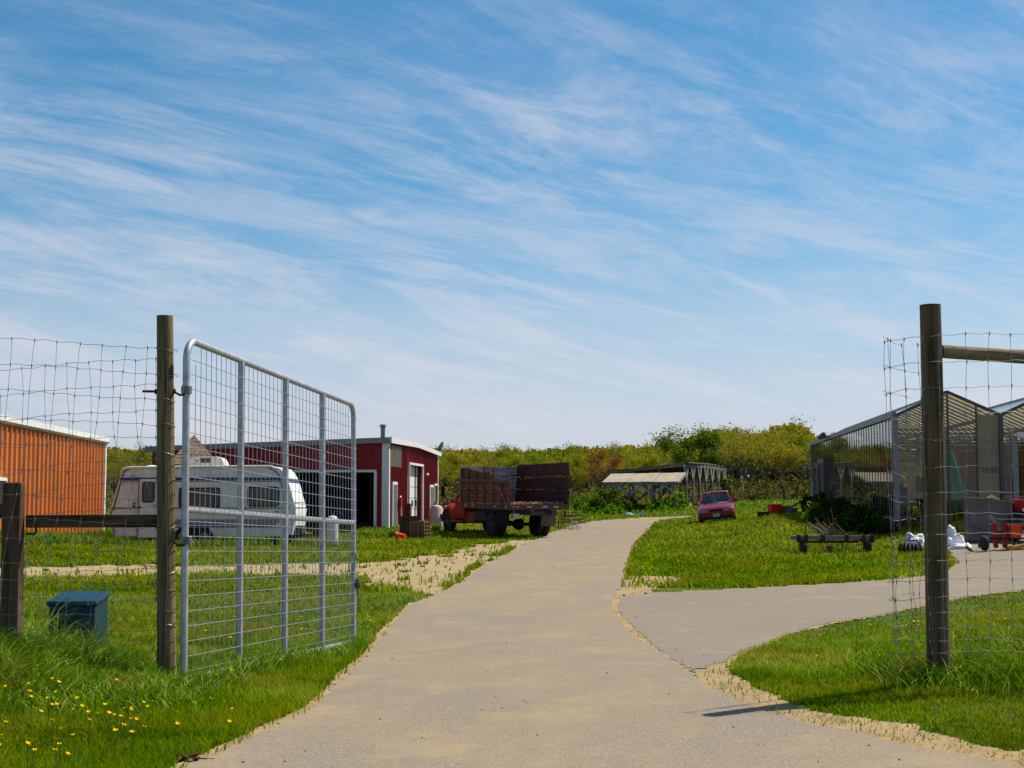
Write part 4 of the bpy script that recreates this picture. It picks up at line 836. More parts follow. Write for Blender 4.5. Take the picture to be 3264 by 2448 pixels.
# ------------------------------------------------------------------ flatbed truck
def build_truck():
    hd = R(25); left = Vector((-math.cos(hd), -math.sin(hd))); corner = Vector((-.08, 52)); org = corner - left * 1.2
    fwd = Vector((-math.sin(hd), math.cos(hd))); z0 = G(org.x, org.y + 1.5); fr = org + fwd * 6.5; z1 = G(fr.x, fr.y)
    pitch = math.atan2(z1 - z0 - .03, 5.0)
    root = empty('flatbed_truck', (org.x, org.y, z0 - .03 - .3 * pitch), 0, 'old orange red farm truck with high brown wooden stake sides and open rear bed', 'truck', rot=(0, 0, 0))
    mt = Matrix.Rotation(R(90) + hd, 4, 'Z') @ Matrix.Rotation(-pitch * .8, 4, 'Y'); root.rotation_euler = mt.to_euler()
    LD = 4.65; dk = 1.22
    m = MB(); m.box((LD / 2, 0, dk), (LD, 2.4, .07))
    for i in range(9): m.box((LD / 2, -1.06 + i * .265, dk + .045), (LD - .02, .25, .025), mi=1)
    m.box((LD / 2, 1.19, dk - .05), (LD, .04, .20)); m.box((LD / 2, -1.19, dk - .05), (LD, .04, .20)); m.box((-.02, 0, dk - .05), (.05, 2.42, .20)); m.box((LD / 2, .42, .98), (LD + .6, .1, .22)); m.box((LD / 2, -.42, .98), (LD + .6, .1, .22))
    for i in range(8): m.box((.3 + i * .58, 0, dk - .1), (.06, 2.3, .12))
    bed = m.build('bed', [m_steel, m_stake], root)
    m_rw = pm('reflector_white', (.55, .55, .58), None, 4, .3)
    for x0, n_ in ((.5, 1), (1.5, 1), (2.6, 1), (3.6, 1), (4.3, 1)):
        m = MB(); m.box((x0, 1.215, dk - .045), (.22, .014, .055)); m.box((x0 - .2, 1.215, dk - .045), (.18, .014, .055), mi=1); m.build('reflector', [m_redline, m_rw], bed)
    for y0 in (.75, .2, -.45, -.9):
        m = MB(); m.box((-.05, y0, dk - .045), (.014, .26, .06)); m.box((-.05, y0 + .24, dk - .045), (.014, .2, .06), mi=1); m.build('reflector', [m_redline, m_rw], bed)
    for (x, y) in ((-.05, 1.0), (-.05, -1.1)):
        m = MB(); m.lathe([(.05, -.02), (.045, 0)], (x, y, dk - .05), 12, axis='x'); m.build('marker_lamp', m_redline, bed)
    # left stake side, leaning a little
    def panel(name, y, x0, x1, h, lean, boards, posts, mat, ph=None, parent=root):
        m = MB(); nb = len(boards); z = 0
        for i, (bh, dx0, dx1) in enumerate(boards):
            m.box(((x0 + x1) / 2 + (dx1 - dx0) / 2, lean * (z + bh / 2), dk + .06 + z + bh / 2), (x1 - x0 + dx1 + dx0, .03, bh - .012), rot=(-math.atan(lean), 0, random.uniform(-.002, .002))); z += bh
        for v in range(len(m.v)): m.v[v] = (m.v[v][0], m.v[v][1] + y, m.v[v][2])
        return m
    m = panel('p', 1.16, .12, LD, .8, .02, [(.28, 0, 0), (.28, 0, 0), (.28, -.03, 0)], 0, m_stake); sd_ = m.build('stake_side', m_stake, root)
    m = MB(); m.box((LD / 2 + .1, 1.245, dk + .93), (LD + .35, .05, .11), rot=(0, R(-.6), 0)); m.build('top_board', m_crate, sd_)
    for x, hh in ((.16, .98), (.75, .95), (1.5, 1.42), (2.35, 1.44), (3.15, 1.34), (3.9, 1.36), (4.55, 1.38)):
        MB().box((x, 1.215, dk - .05 + hh / 2), (.10, .05, hh + .1), rot=(0, random.uniform(-.01, .01), 0)).build('stake', m_stake, sd_)
    m = MB(); m.box((.9, 1.235, dk + .46), (1.7, .02, .05), rot=(0, R(-1.5), 0)); m.box((3.75, 1.235, dk + .44), (1.5, .02, .05), rot=(0, R(1), 0)); m.build('red_strap', m_redline, sd_)
    MB().beam((.3, 1.235, dk + .1), (1.05, 1.235, dk + .8), .02, .09).build('diagonal_brace', m_ggrey, sd_)
    m = MB(); m.prism([(1.6, dk + .93), (4.6, dk + .93), (4.6, dk + 1.42), (3.9, dk + 1.42), (3.1, dk + 1.27), (1.9, dk + 1.25), (1.7, dk + 1.12)], 1.13, 1.16); m.build('upper_board', m_stake, sd_)
    # right side, seen from inside, taller, leaning outwards
    m = MB(); y = -1.16
    def rp(x, z, t): return (x, y - .07 * (z) - t, dk + .06 + z)
    rows = [(0, .52), (.535, 1.0), (1.03, 1.5)]
    for i, (za, zb) in enumerate(rows):
        xa, xb = (-.05 + .03 * i, 4.64); zc = zb + (.06 if i == 2 else 0)
        P = [rp(xa, za, 0), rp(xb, za, 0), rp(xb, zb, 0), rp(xa + .05 * i, zc, 0)]; Q = [rp(xa, za, .035), rp(xb, za, .035), rp(xb, zb, .035), rp(xa + .05 * i, zc, .035)]
        b = len(m.v); m.v += P + Q; m.f += [(b, b + 1, b + 2, b + 3), (b + 7, b + 6, b + 5, b + 4), (b, b + 4, b + 5, b + 1), (b + 1, b + 5, b + 6, b + 2), (b + 2, b + 6, b + 7, b + 3), (b + 3, b + 7, b + 4, b)]; m.m += [0] * 6
    s2 = m.build('stake_side', m_stake_dk, root)
    m = MB(); m.beam(rp(.5, 1.07, -.02), rp(4.2, .93, -.02), .03, .085); m.build('rail', m_stake, s2)
    for x in (.3, 1.6, 3.0, 4.3): MB().beam(rp(x, -.1, .06), rp(x, 1.56, .06), .1, .05).build('stake', m_stake, s2)
    # headboard, pale inside
    m = MB()
    for i, (za, zb, mi) in enumerate(((0, .45, 0), (.46, .9, 0), (.91, 1.15, 0), (1.16, 1.42, 0))): m.box((LD - .02, 0, dk + .06 + (za + zb) / 2), (.035, 2.5, zb - za - .012), mi=mi)
    hb = m.build('headboard', [m_greybd, m_stake], root)
    m = MB(); m.beam((3.4, -.95, dk + .1), (3.4, -.95, dk + 1.36), .05, .1); m.build('stake', m_stake_dk, hb)
    # loose straw and chips on the bed
    m = MB()
    for i in range(260):
        x = random.random() ** 1.2 * 2.2; y_ = random.uniform(-1.05, 1.1); h = .05 * math.exp(-((x - .5) ** 2) * 3) * random.random() * 1.5
        m.box((x, y_, dk + .065 + h), (random.uniform(.03, .14), random.uniform(.02, .06), .02), rot=(random.uniform(-.4, .4), random.uniform(-.4, .4), random.random() * 3))
    tag(m.build('wood_chips', pm('straw', (.42, .30, .15), (.3, .2, .1), 8, .9), root), kind='stuff')
    # cab: rounded shell from outlines
    def shell(secs, name, mat, parent=root, bevel=.03):
        """secs: list of (x, [(y,z)...]) half outlines bottom -> top centre"""
        m = MB(); n = None
        for x, pts in secs:
            full = [(y, z) for y, z in pts] + [(-y, z) for y, z in reversed(pts)]; n = len(full); m.v += [(x, y, z) for y, z in full]
        for k in range(len(secs) - 1):
            for i in range(n - 1): m.f.append((k * n + i, (k + 1) * n + i, (k + 1) * n + i + 1, k * n + i + 1)); m.m.append(0)
            m.f.append((k * n + n - 1, (k + 1) * n + n - 1, (k + 1) * n, k * n)); m.m.append(0)
        m.f.append(tuple(range(n))); m.m.append(0); m.f.append(tuple((len(secs) - 1) * n + i for i in range(n))[::-1]); m.m.append(0)
        return m.build(name, mat, parent, True)
    low = lambda w, zt: [(w - .05, .62), (w, .7), (w + .02, 1.0), (w, zt - .05), (w - .06, zt)]
    shell([(4.78, low(.92, 1.34)), (5.0, low(.95, 1.35)), (5.7, low(.95, 1.35)), (5.95, low(.93, 1.33))], 'cab', m_red)
    m = MB(); m.v = []
    shell([(4.80, [(.88, 1.9), (.86, 1.97), (.7, 2.04), (.3, 2.08)]), (5.2, [(.88, 1.92), (.86, 1.99), (.7, 2.06), (.3, 2.1)]), (5.42, [(.84, 1.88), (.82, 1.94), (.66, 2.0), (.3, 2.03)])], 'cab_roof', m_red)
    m = MB()
    for s in (1, -1):
        MB().beam((4.84, .88 * s, 1.32), (4.84, .84 * s, 1.92), .10, .1).build('cab_pillar', m_red, root); MB().beam((5.84, .88 * s, 1.32), (5.40, .82 * s, 1.93), .06, .07).build('cab_pillar', m_red, root)
    m.box((4.82, 0, 1.42), (.05, 1.7, .25)); m.build('cab_back', m_red, root)
    m = MB(); m.quad((5.82, .84, 1.36), (5.82, -.84, 1.36), (5.42, -.78, 1.93), (5.42, .78, 1.93)); m.build('windshield', m_carglass, root)
    m = MB(); m.box((5.1, 0, 1.25), (.25, 1.5, .55)); m.box((5.3, 0, 1.0), (.5, 1.5, .15)); m.build('seat', m_black, root)
    m = MB(); m.box((5.35, .975, 1.05), (1.0, .02, .56)); d_ = m.build('door', m_red, root, False, .008); MB().box((4.98, 1.0, 1.22), (.12, .03, .03)).build('handle', m_chrome, d_)
    m = MB(); m.lathe([(.055, 0), (.05, .01)], (5.72, .985, 1.18), 14, axis='y'); m.build('emblem', m_rw, root)
    # hood and fenders
    def hs_(w, zt): return [(w, .95), (w + .01, 1.1), (w - .02, zt - .12), (w - .12, zt - .03), (w - .35, zt)]
    shell([(5.9, hs_(.74, 1.40)), (6.3, hs_(.70, 1.40)), (6.8, hs_(.62, 1.36)), (7.05, hs_(.58, 1.28)), (7.12, hs_(.54, 1.20))], 'hood', m_red)
    for s in (1, -1):
        m = MB(); cx_, cz_ = 6.55, .47; prof = []
        for i in range(15):
            t = R(-5 + 190 * i / 14); ro = .66 if i < 11 else .66; prof.append((cx_ + ro * math.cos(t), cz_ + .64 * max(0, math.sin(t)) + (0 if math.sin(t) > 0 else .1 * math.sin(t))))
        b = len(m.v); K = [(.50, .04), (.56, .08), (.80, .05), (.96, -.02), (1.0, -.08), (1.0, -.14)]
        for (yy, dr_) in K:
            for (x, z) in prof:
                vx_, vz_ = x - cx_, z - cz_; l = math.hypot(vx_, vz_) + 1e-6; m.v.append((cx_ + vx_ * (1 + dr_ / l), s * yy, cz_ + vz_ * (1 + dr_ / l) + (.03 if dr_ > 0 else 0)))
        n = len(prof)
        for k in range(len(K) - 1):
            for i in range(n - 1): f = (b + k * n + i, b + k * n + i + 1, b + (k + 1) * n + i + 1, b + (k + 1) * n + i); m.f.append(f if s > 0 else f[::-1]); m.m.append(0)
        o_ = m.build('fender', m_red, root, True); so = o_.modifiers.new('solid', 'SOLIDIFY'); so.thickness = .02
        m = MB(); m.lathe([(.02, 0), (.10, .02), (.12, .06), (.11, .1)], (7.06, s * .78, 1.0), 14, axis='x'); m.build('headlight', m_rw, root, True)
        m = MB(); m.box((5.55, s * .92, .52), (1.3, .25, .06)); m.build('running_board', m_red, root)
    MB().box((7.10, 0, 1.0), (.05, 1.0, .35)).build('grille', m_greysteel, root); MB().box((7.28, 0, .66), (.1, 2.0, .2)).build('bumper', m_black, root, False, .02)
    m = MB(); m.tube([(6.35, .95, 1.22), (6.3, 1.05, 1.32), (6.3, 1.05, 1.36)], .02, 6); m.lathe([(.04, 0), (.05, .03), (.04, .07)], (6.3, 1.05, 1.34), 8); m.build('turn_lamp', m_amber, root)
    for s in (1,):
        m = MB(); mx_ = 5.95; m.tube([(mx_, 1.0, 1.38), (mx_, 1.42, 1.44), (mx_, 1.42, 1.98), (mx_ - .3, 1.05, 2.0)], .014, 6); m.tube([(mx_ - .1, 1.0, 1.45), (mx_, 1.42, 1.9)], .012, 6); a_ = m.build('mirror_frame', m_rust, root)
        MB().box((mx_, 1.44, 1.70), (.04, .17, .40)).build('mirror', m_black, a_, False, .01)
    m = MB(); m.lathe([(.12, 0), (.15, .03), (.12, .07)], (6.0, .5, 1.40), 14); m.build('air_cleaner', m_rw, root, True)
    # wheels
    def wheel(x, y, s, dual=False):
        m = MB(); r = .49
        for k in range(2 if dual else 1):
            yc = y - s * .27 * k; m.lathe([(.26, -.11), (r - .06, -.12), (r - .01, -.09), (r, -.04), (r, .04), (r - .01, .09), (r - .06, .12), (.26, .11)], (x, yc, .49), 28, axis='y')
        w = m.build('wheel', m_rubber, root, True); m = MB(); m.lathe([(.25, -.02), (.26, .03), (.17, .0), (.09, .05), (.02, .06)] if s > 0 else [(.02, -.06), (.09, -.05), (.17, 0), (.26, -.03), (.25, .02)], (x, y + s * .06, .49), 20, axis='y'); m.build('rim', m_red if not dual else m_steel, w, True)
    wheel(6.55, .88, 1); wheel(6.55, -.88, -1); wheel(1.85, 1.05, 1, True); wheel(1.85, -1.05, -1, True)
    m = MB(); m.tube([(1.85, -.9, .49), (1.85, .9, .49)], .07, 10); m.lathe([(.05, -.25), (.2, -.12), (.24, 0), (.2, .12), (.05, .25)], (1.8, 0, .5), 14, axis='x'); m.tube([(1.8, 0, .5), (5, 0, .75)], .05, 8); m.tube([(6.55, -.8, .45), (6.55, .8, .45)], .05, 8); m.build('axle', m_black, root, True)
    for s in (1, -1):
        MB().box((1.15, s * .95, .74), (.02, .62, .62) if s < 0 else (.02, .5, .5), rot=(0, R(-4), 0)).build('mud_flap', m_greybox if s < 0 else m_black, root)
    m = MB(); m.box((2.9, .98, .78), (1.2, .35, .38)); m.build('tool_box', m_black, root, False, .02)
    MB().box((3.9, .9, .7), (.7, .4, .4)).build('fuel_tank', m_red, root, False, .04)
    m = MB(); m.box((.10, -.12, dk - .28), (.05, 1.3, .16)); m.box((.07, -.12, dk - .33), (.02, 1.1, .05)); m.build('rear_crossbar', m_steel, root)
    m = MB(); [m.box((.065, -.5 + i * .25, dk - .26), (.02, .06, .03)) for i in range(4)]; m.build('rear_lamp', m_redline, root)
    MB().box((.08, 1.0, dk - .24), (.05, .12, .12)).build('tail_lamp', m_redline, root)
    m_plate = pm('plate', (.45, .52, .50), (.40, .46, .46), 6, .5); pl = MB().box((.06, .96, .83), (.02, .34, .19)).build('license_plate', m_plate, root)
    MB().box((.048, 1.09, .83), (.006, .05, .15)).build('plate_mark', m_teal, pl)
    m = MB(); m.box((.05, -1.1, dk - .30), (.02, .05, .25)); m.box((.05, .62, dk - .45), (.02, .03, .5)); m.build('strap', m_rust, root)
build_truck()

# ------------------------------------------------------------------ maroon car
def build_car():
    x0, y0 = (2293 - CX) / F * 62, 62.0
    root = empty('station_wagon', (x0, y0 + .4, G(x0, y0) - .02), 0, 'maroon station wagon facing the camera, parked tilted on the grass slope', 'car')
    # local: x = forward, y = left. forward points at the camera, a little to our right
    tilt = math.atan((.60 - .40) / 1.5) * .8
    mt = Matrix.Rotation(tilt * -1, 4, 'Y') @ Matrix.Rotation(R(-90 - 9.3), 4, 'Z'); root.rotation_euler = mt.to_euler(); root.scale = (.93, .93, .93)
    m_car = pm('maroon_paint', (.20, .008, .020), (.17, .007, .016), 2, .32, .1, 0, coat=.35)
    def loft(secs, name, mat, sm=True, parent=root):
        m = MB(); n = 0
        for x, pts in secs:
            full = list(pts) + [(-y, z) for y, z in reversed(pts)]; n = len(full); m.v += [(x, y, z) for y, z in full]
        for k in range(len(secs) - 1):
            for i in range(n): j = (i + 1) % n; m.f.append((k * n + i, k * n + j, (k + 1) * n + j, (k + 1) * n + i)); m.m.append(0)
        m.f.append(tuple(range(n))[::-1]); m.m.append(0); m.f.append(tuple((len(secs) - 1) * n + i for i in range(n))); m.m.append(0)
        return m.build(name, mat, parent, sm)
    def b(w, zb, zt, crown): return [(w - .08, zb), (w - .02, zb + .08), (w, zb + .25), (w - .01, zt - .10), (w - .05, zt - .03), (w - .18, zt + crown * .5), (w - .5, zt + crown)]
    # x: 0 rear bumper .. 4.4 front
    loft([(0, b(.74, .32, .80, 0)), (.12, b(.80, .25, .88, 0)), (.9, b(.835, .22, .90, .0)), (2.6, b(.84, .22, .90, 0)), (3.15, b(.835, .22, .90, .03)), (3.7, b(.825, .23, .84, .035)), (4.12, b(.80, .25, .75, .03)), (4.3, b(.79, .28, .70, .015)), (4.34, b(.78, .3, .66, 0))], 'body', m_car)
    def c(w, z0, z1, w1): return [(w, z0), (w1 + .03, z1 - .06), (w1 - .03, z1), (w1 - .2, z1 + .02)]
    loft([(.05, c(.74, .86, .9, .72)), (.35, c(.78, .86, 1.34, .60)), (.8, c(.79, .86, 1.40, .61)), (1.6, c(.79, .86, 1.415, .62)), (2.25, c(.79, .86, 1.385, .61)), (2.27, c(.79, .86, 1.38, .60))][1:5], 'roof', m_car) if False else None
    m = MB(); rf = [(.32, .585, 1.33), (.6, .60, 1.39), (1.4, .61, 1.415), (2.05, .60, 1.39), (2.3, .585, 1.35)]
    for x, w, z in rf: m.v += [(x, w, z - .05), (x, w - .05, z), (x, 0, z + .02), (x, -w + .05, z), (x, -w, z - .05)]
    for k in range(len(rf) - 1):
        for i in range(4): m.f.append((k * 5 + i, k * 5 + i + 1, k * 5 + 6 + i, k * 5 + 5 + i)[::-1]); m.m.append(0)
    o_ = m.build('roof', m_car, root, True); so = o_.modifiers.new('s', 'SOLIDIFY'); so.thickness = .03
    for s in (1, -1):
        for p_, q_, w_, h_ in (((2.30, .58 * s, 1.32), (3.05, .76 * s, .90), .06, .06), ((1.55, .60 * s, 1.36), (1.5, .79 * s, .88), .08, .06), ((.75, .60 * s, 1.35), (.6, .78 * s, .88), .09, .06), ((.32, .58 * s, 1.30), (.08, .74 * s, .86), .09, .07)):
            MB().beam(p_, q_, w_, h_).build('pillar', m_car, root)
    m = MB(); m.quad((3.03, .73, .915), (3.03, -.73, .915), (2.32, -.56, 1.335), (2.32, .56, 1.335)); m.build('windshield', m_carglass, root)
    m = MB(); m.quad((.1, -.70, .89), (.1, .70, .89), (.33, .56, 1.30), (.33, -.56, 1.30)); m.build('rear_window', m_carglass, root)
    for s in (1, -1):
        m = MB(); m.quad((.12, .765 * s, .89), (3.0, .775 * s, .90), (2.3, .60 * s, 1.33), (.36, .60 * s, 1.33)); m.build('side_window', m_carglass, root)
        m = MB(); m.box((2.35, .35 * s, .80), (.16, .46, .6), rot=(0, R(-12), 0)); m.box((2.42 - .15, .35 * s, 1.16), (.09, .26, .16)); m.box((2.6, .35 * s, .62), (.5, .46, .14)); m.build('seat', m_black, root, False, .03)
        m = MB(); m.box((2.9, .90 * s, .97), (.10, .20, .12), taper=.85); m.box((2.93, .80 * s, .93), (.08, .08, .04)); mr_ = m.build('mirror', m_car, root, False, .02); 
        # headlight with clear lens and corner lamp
        m = MB(); m.prism([(.30, .565), (.60, .57), (.60, .68), (.30, .665)], 4.325, 4.352, axis='x') if s > 0 else m.prism([(-.60, .57), (-.30, .565), (-.30, .665), (-.60, .68)], 4.325, 4.352, axis='x')
        m.build('headlight', pm('lens', (.30, .30, .30), (.16, .16, .17), 6, .12, .4), root)
        m = MB(); m.box((4.30, .695 * s, .625), (.09, .16, .11)); m.build('corner_lamp', pm('corner_lens', (.42, .20, .08), (.35, .2, .1), 4, .25), root, False, .01)
        for x in (.75, 3.5):
            m = MB(); m.lathe([(.18, -.08), (.27, -.085), (.295, -.05), (.295, .05), (.27, .085), (.18, .08)], (x, .74 * s, .28), 22, axis='y'); w_ = m.build('wheel', m_rubber, root, True)
            m = MB(); m.lathe([(.17, -.01), (.18, .01), (.1, .02)] if s > 0 else [(.1, -.02), (.18, -.01), (.17, .01)], (x, (.74 + .07) * s, .28), 18, axis='y'); m.build('rim', m_greysteel, w_, True)
        MB().tube([(.45, .5 * s, 1.43), (.5, .5 * s, 1.47), (2.0, .5 * s, 1.47), (2.05, .5 * s, 1.43)], .018, 6).build('roof_rail', m_black, root)
    MB().box((2.0, 0, 1.475), (.04, 1.1, .03)).build('roof_rail', m_black, root)
    MB().box((4.325, 0, .615), (.03, .60, .085)).build('grille', m_black, root)
    m = MB(); m.prism([(-.80, .36), (.80, .36), (.80, .52), (.74, .55), (-.74, .55), (-.80, .52)], 4.20, 4.43, axis='x'); bp = m.build('bumper', m_car, root, False, .03)
    MB().box((4.42, 0, .53), (.02, 1.4, .02)).build('bumper_trim', m_redline, bp)
    MB().box((4.36, 0, .30), (.08, 1.45, .14)).build('lower_intake', m_black, root, False, .02)
    pl = MB().box((4.445, .0, .42), (.015, .30, .16)).build('license_plate', pm('car_plate', (.38, .42, .36), (.32, .36, .30), 6, .5), root)
    m = MB(); m.box((4.3, .0, .61), (.1, .16, .03)) ; m = MB(); m.box((2.9, 0, .90), (.3, 1.4, .04)); m.build('dashboard', m_black, root)
    m = MB(); m.box((2.94, .35, .935), (.16, .42, .012), rot=(0, .1, .1)); m.box((2.9, .5, .95), (.12, .2, .02)); m.build('paper', m_white, root)
    m = MB(); m.tube([(2.68, -.28 + .63, .98), (2.70, -.28 + .63, 1.0)], .17, 14); m.build('steering_wheel', m_black, root) if False else None
    MB().box((3.05, -.66, .93), (.04, .12, .03)).build('sticker', m_white, root)
build_car()

# ------------------------------------------------------------------ open pole shed
m_roofbd = pm('canopy_board', (.42, .36, .27), (.33, .28, .21), 1.6, .85, 0, .1)
m_mossy = pm('old_roofing', (.10, .085, .06), (.17, .14, .10), 3, .9, 0, .2)
def build_pole_shed():
    o = Vector((10.45, 85.0)); gz = G(10.45, 85)
    ax = Vector((3.5, 8.0)).normalized(); ang = math.atan2(-3.5, 8.0)  # local y runs along the post face, local x to the right away from the canopy side
    root = empty('pole_shed', (o.x, o.y, gz - .05), -math.atan2(3.5, 8.0), 'open grey pole shed with sagging roof, braced posts and a pale canopy', 'shed')
    # local frame: +y along the row of braced posts (away), -x along the front under the canopy
    LY = 8.8; LX = 4.85; zt = 1.30 + 128 * 85 / F - (gz - .05); zl = 1.30 + 102 * 86.9 / F - (gz - .05)
    m = MB()
    for t0, t1, da, db in ((0, .5, 0, .04), (.5, 1, .04, 0)):
        pass
    nS = 8
    for i in range(nS):
        x0, x1 = -LX * i / nS, -LX * (i + 1) / nS; s0, s1 = (zt + (zl - zt) * i / nS - .10 * math.sin(math.pi * i / nS)), (zt + (zl - zt) * (i + 1) / nS - .10 * math.sin(math.pi * (i + 1) / nS))
        m.add([(x0 + .25 * (i == 0), -.25, s0), (x1, -.25, s1), (x1, LY * .55, s1 + .12), (x0, LY * .55, s0 + .05), (x0 + .25 * (i == 0), -.25, s0 + .07), (x1, -.25, s1 + .07), (x1, LY * .55, s1 + .2), (x0, LY * .55, s0 + .13),
               (x1, LY, s1 - .05), (x0, LY, s0 - .05), (x1, LY, s1 + .03), (x0, LY, s0 + .03)],
              [(0, 1, 2, 3), (7, 6, 5, 4), (0, 4, 5, 1), (3, 2, 8, 9), (11, 10, 6, 7), (9, 8, 10, 11)] + ([(0, 3, 7, 4), (3, 9, 11, 7)] if i == 0 else []))
    m.build('roof', m_mossy, root)
    m = MB(); m.beam((-LX - .1, -.22, zl - .06), (-.0, -.22, zt - .12), .06, .16); m.beam((0, -.2, zt - .14), (0, LY * .5, zt - .08), .07, .16); m.beam((0, LY * .5, zt - .08), (0, LY, zt - .2), .07, .16); m.build('fascia', m_ggrey, root)
    m = MB()
    for i in range(11): y = .3 + i * .82; m.beam((-LX + .1, y, zl - .06), (.15, y, zt - .02), .05, .12)
    m.build('rafter', m_ggrey, root)
    n = 7
    for i in range(n):
        y = .05 + (LY - .15) * i / (n - 1); m = MB(); h = zt - .16
        m.beam((0, y, -.3), (random.uniform(-.03, .03), y + random.uniform(-.02, .02), h), .10, .10)
        po = m.build('post', m_ggrey, root)
        for s in (-1, 1): MB().beam((0.01, y, h * .64), (.01, y + s * .42, h + .02), .05, .13).build('brace', m_greybd, po)
    for i, x in enumerate((-1.7, -3.4, -4.8)):
        for y in (.1, 4.4, LY - .2):
            m = MB(); zz = zt + (zl - zt) * (-x / LX) - .1; m.beam((x, y, -.4), (x, y, zz), .09, .09); m.build('post', m_ggrey, root)
    for (p_, q_) in (((-.3, .3, 1.9), (-1.6, .3, 1.0)), ((-1.8, .2, .2), (-3.2, .2, 1.9)), ((-4.7, .2, .6), (-3.5, .2, 2.0)), ((-1.7, 4.4, .2), (-3.4, 4.4, 2.1)), ((-3.4, 4.4, .2), (-1.7, 4.4, 2.1)), ((-.1, 2, .3), (-1.6, 4.4, 2.0)), ((-1.7, 8.5, .3), (-.2, 8.5, 2.2)), ((-4.8, 4.4, .3), (-3.4, 8, 2)), ((-3.4, .1, .3), (-4.8, 4.4, 1.8))):
        MB().beam(p_, q_, .05, .12).build('brace', m_ggrey, root)
    # canopy facing the camera
    a = W(1947, 1513, 85.6); b = W(2188, 1509, 84.4); c = W(2164, 1538, 82.6); d_ = W(1918, 1539, 83.4)
    inv = Matrix.Translation(root.location) @ Matrix.Rotation(root.rotation_euler.z, 4, 'Z'); inv = inv.inverted()
    P = [inv @ v for v in (a, b, c, d_)]; up = Vector((0, 0, .05)); m = MB(); nP = 6
    for i in range(nP):
        t0, t1 = i / nP + .004, (i + 1) / nP - .004; dz = Vector((0, 0, .012 * (i % 2)))
        q = [P[0].lerp(P[1], t0) + dz, P[0].lerp(P[1], t1) + dz, P[3].lerp(P[2], t1) + dz, P[3].lerp(P[2], t0) + dz]
        m.add(q + [v + up for v in q], [(0, 1, 2, 3)[::-1], (4, 5, 6, 7), (0, 1, 5, 4)[::-1], (1, 2, 6, 5)[::-1], (2, 3, 7, 6)[::-1], (3, 0, 4, 7)[::-1]])
    m.build('canopy', m_roofbd, root)
    m = MB(); m.beam(P[3] - up * 1.5, P[2] - up * 1.5, .06, .12); m.beam(P[0] - up * 1.5, P[1] - up * 1.5, .06, .12)
    for i in range(11): t = i / 10; m.beam(P[0].lerp(P[1], t) - up * .8, P[3].lerp(P[2], t) - up * .8, .05, .08)
    m.build('canopy_frame', m_ggrey, root)
    for t in (.03, .36, .66, .97):
        q = P[3].lerp(P[2], t); m = MB(); m.beam((q.x, q.y, -.4), (q.x, q.y, q.z - .08), .10, .10); po = m.build('post', m_ggrey, root)
        dv = (P[2] - P[3]).normalized()
        for s in (-1, 1):
            if (t < .1 and s < 0) or (t > .9 and s > 0): continue
            MB().beam((q.x, q.y, q.z - .75), Vector((q.x, q.y, q.z - .1)) + dv * s * .75, .05, .12).build('brace', m_greybd, po)
    # shelf of stored lumber between the posts
    m = MB(); m.box((-.9, 5.0, 1.45), (1.2, 7.2, .08)); m.box((-.6, 5.0, 1.62), (.5, 6.5, .12), mi=1); m.box((-1.2, 5.2, 1.60), (.4, 6.0, .08)); m.box((.25, 8.4, 1.5), (1.3, .35, .07)); m.build('lumber_rack', [m_steel, m_plank], root)
build_pole_shed()

# ------------------------------------------------------------------ foliage
def leaf_cloud(cent, rad, n_per, size, name, mat, parent=None, flat=1.0, tint_z=True, jitter=1.0):
    cent = np.asarray(cent, float); rad = np.asarray(rad, float); k = len(cent); idx = np.repeat(np.arange(k), n_per)
    v = rng.normal(size=(len(idx), 3)); v /= np.linalg.norm(v, axis=1)[:, None]; rr = rng.random(len(idx)) ** (1 / 2.2)
    p = cent[idx] + v * (rad[idx] * rr)[:, None] * np.array([1, 1, flat]); n = len(p)
    a = rng.normal(size=(n, 3)); a /= np.linalg.norm(a, axis=1)[:, None]; b_ = np.cross(a, rng.normal(size=(n, 3))); b_ /= np.linalg.norm(b_, axis=1)[:, None]
    s = size * (.5 + rng.random(n))[:, None]; V = np.stack([p - a * s, p + b_ * s * .55, p + a * s, p - b_ * s * .55], 1).reshape(-1, 3)
    tint = np.clip(rng.random(n) * .7 + np.repeat(rng.random(k), n_per) * .45 - .08, 0, 1)
    o = np_mesh(name, V, [np.arange(4 * n).reshape(-1, 4)], mat, attr={'tint': np.repeat(tint, 4)}); o.parent = parent; return o
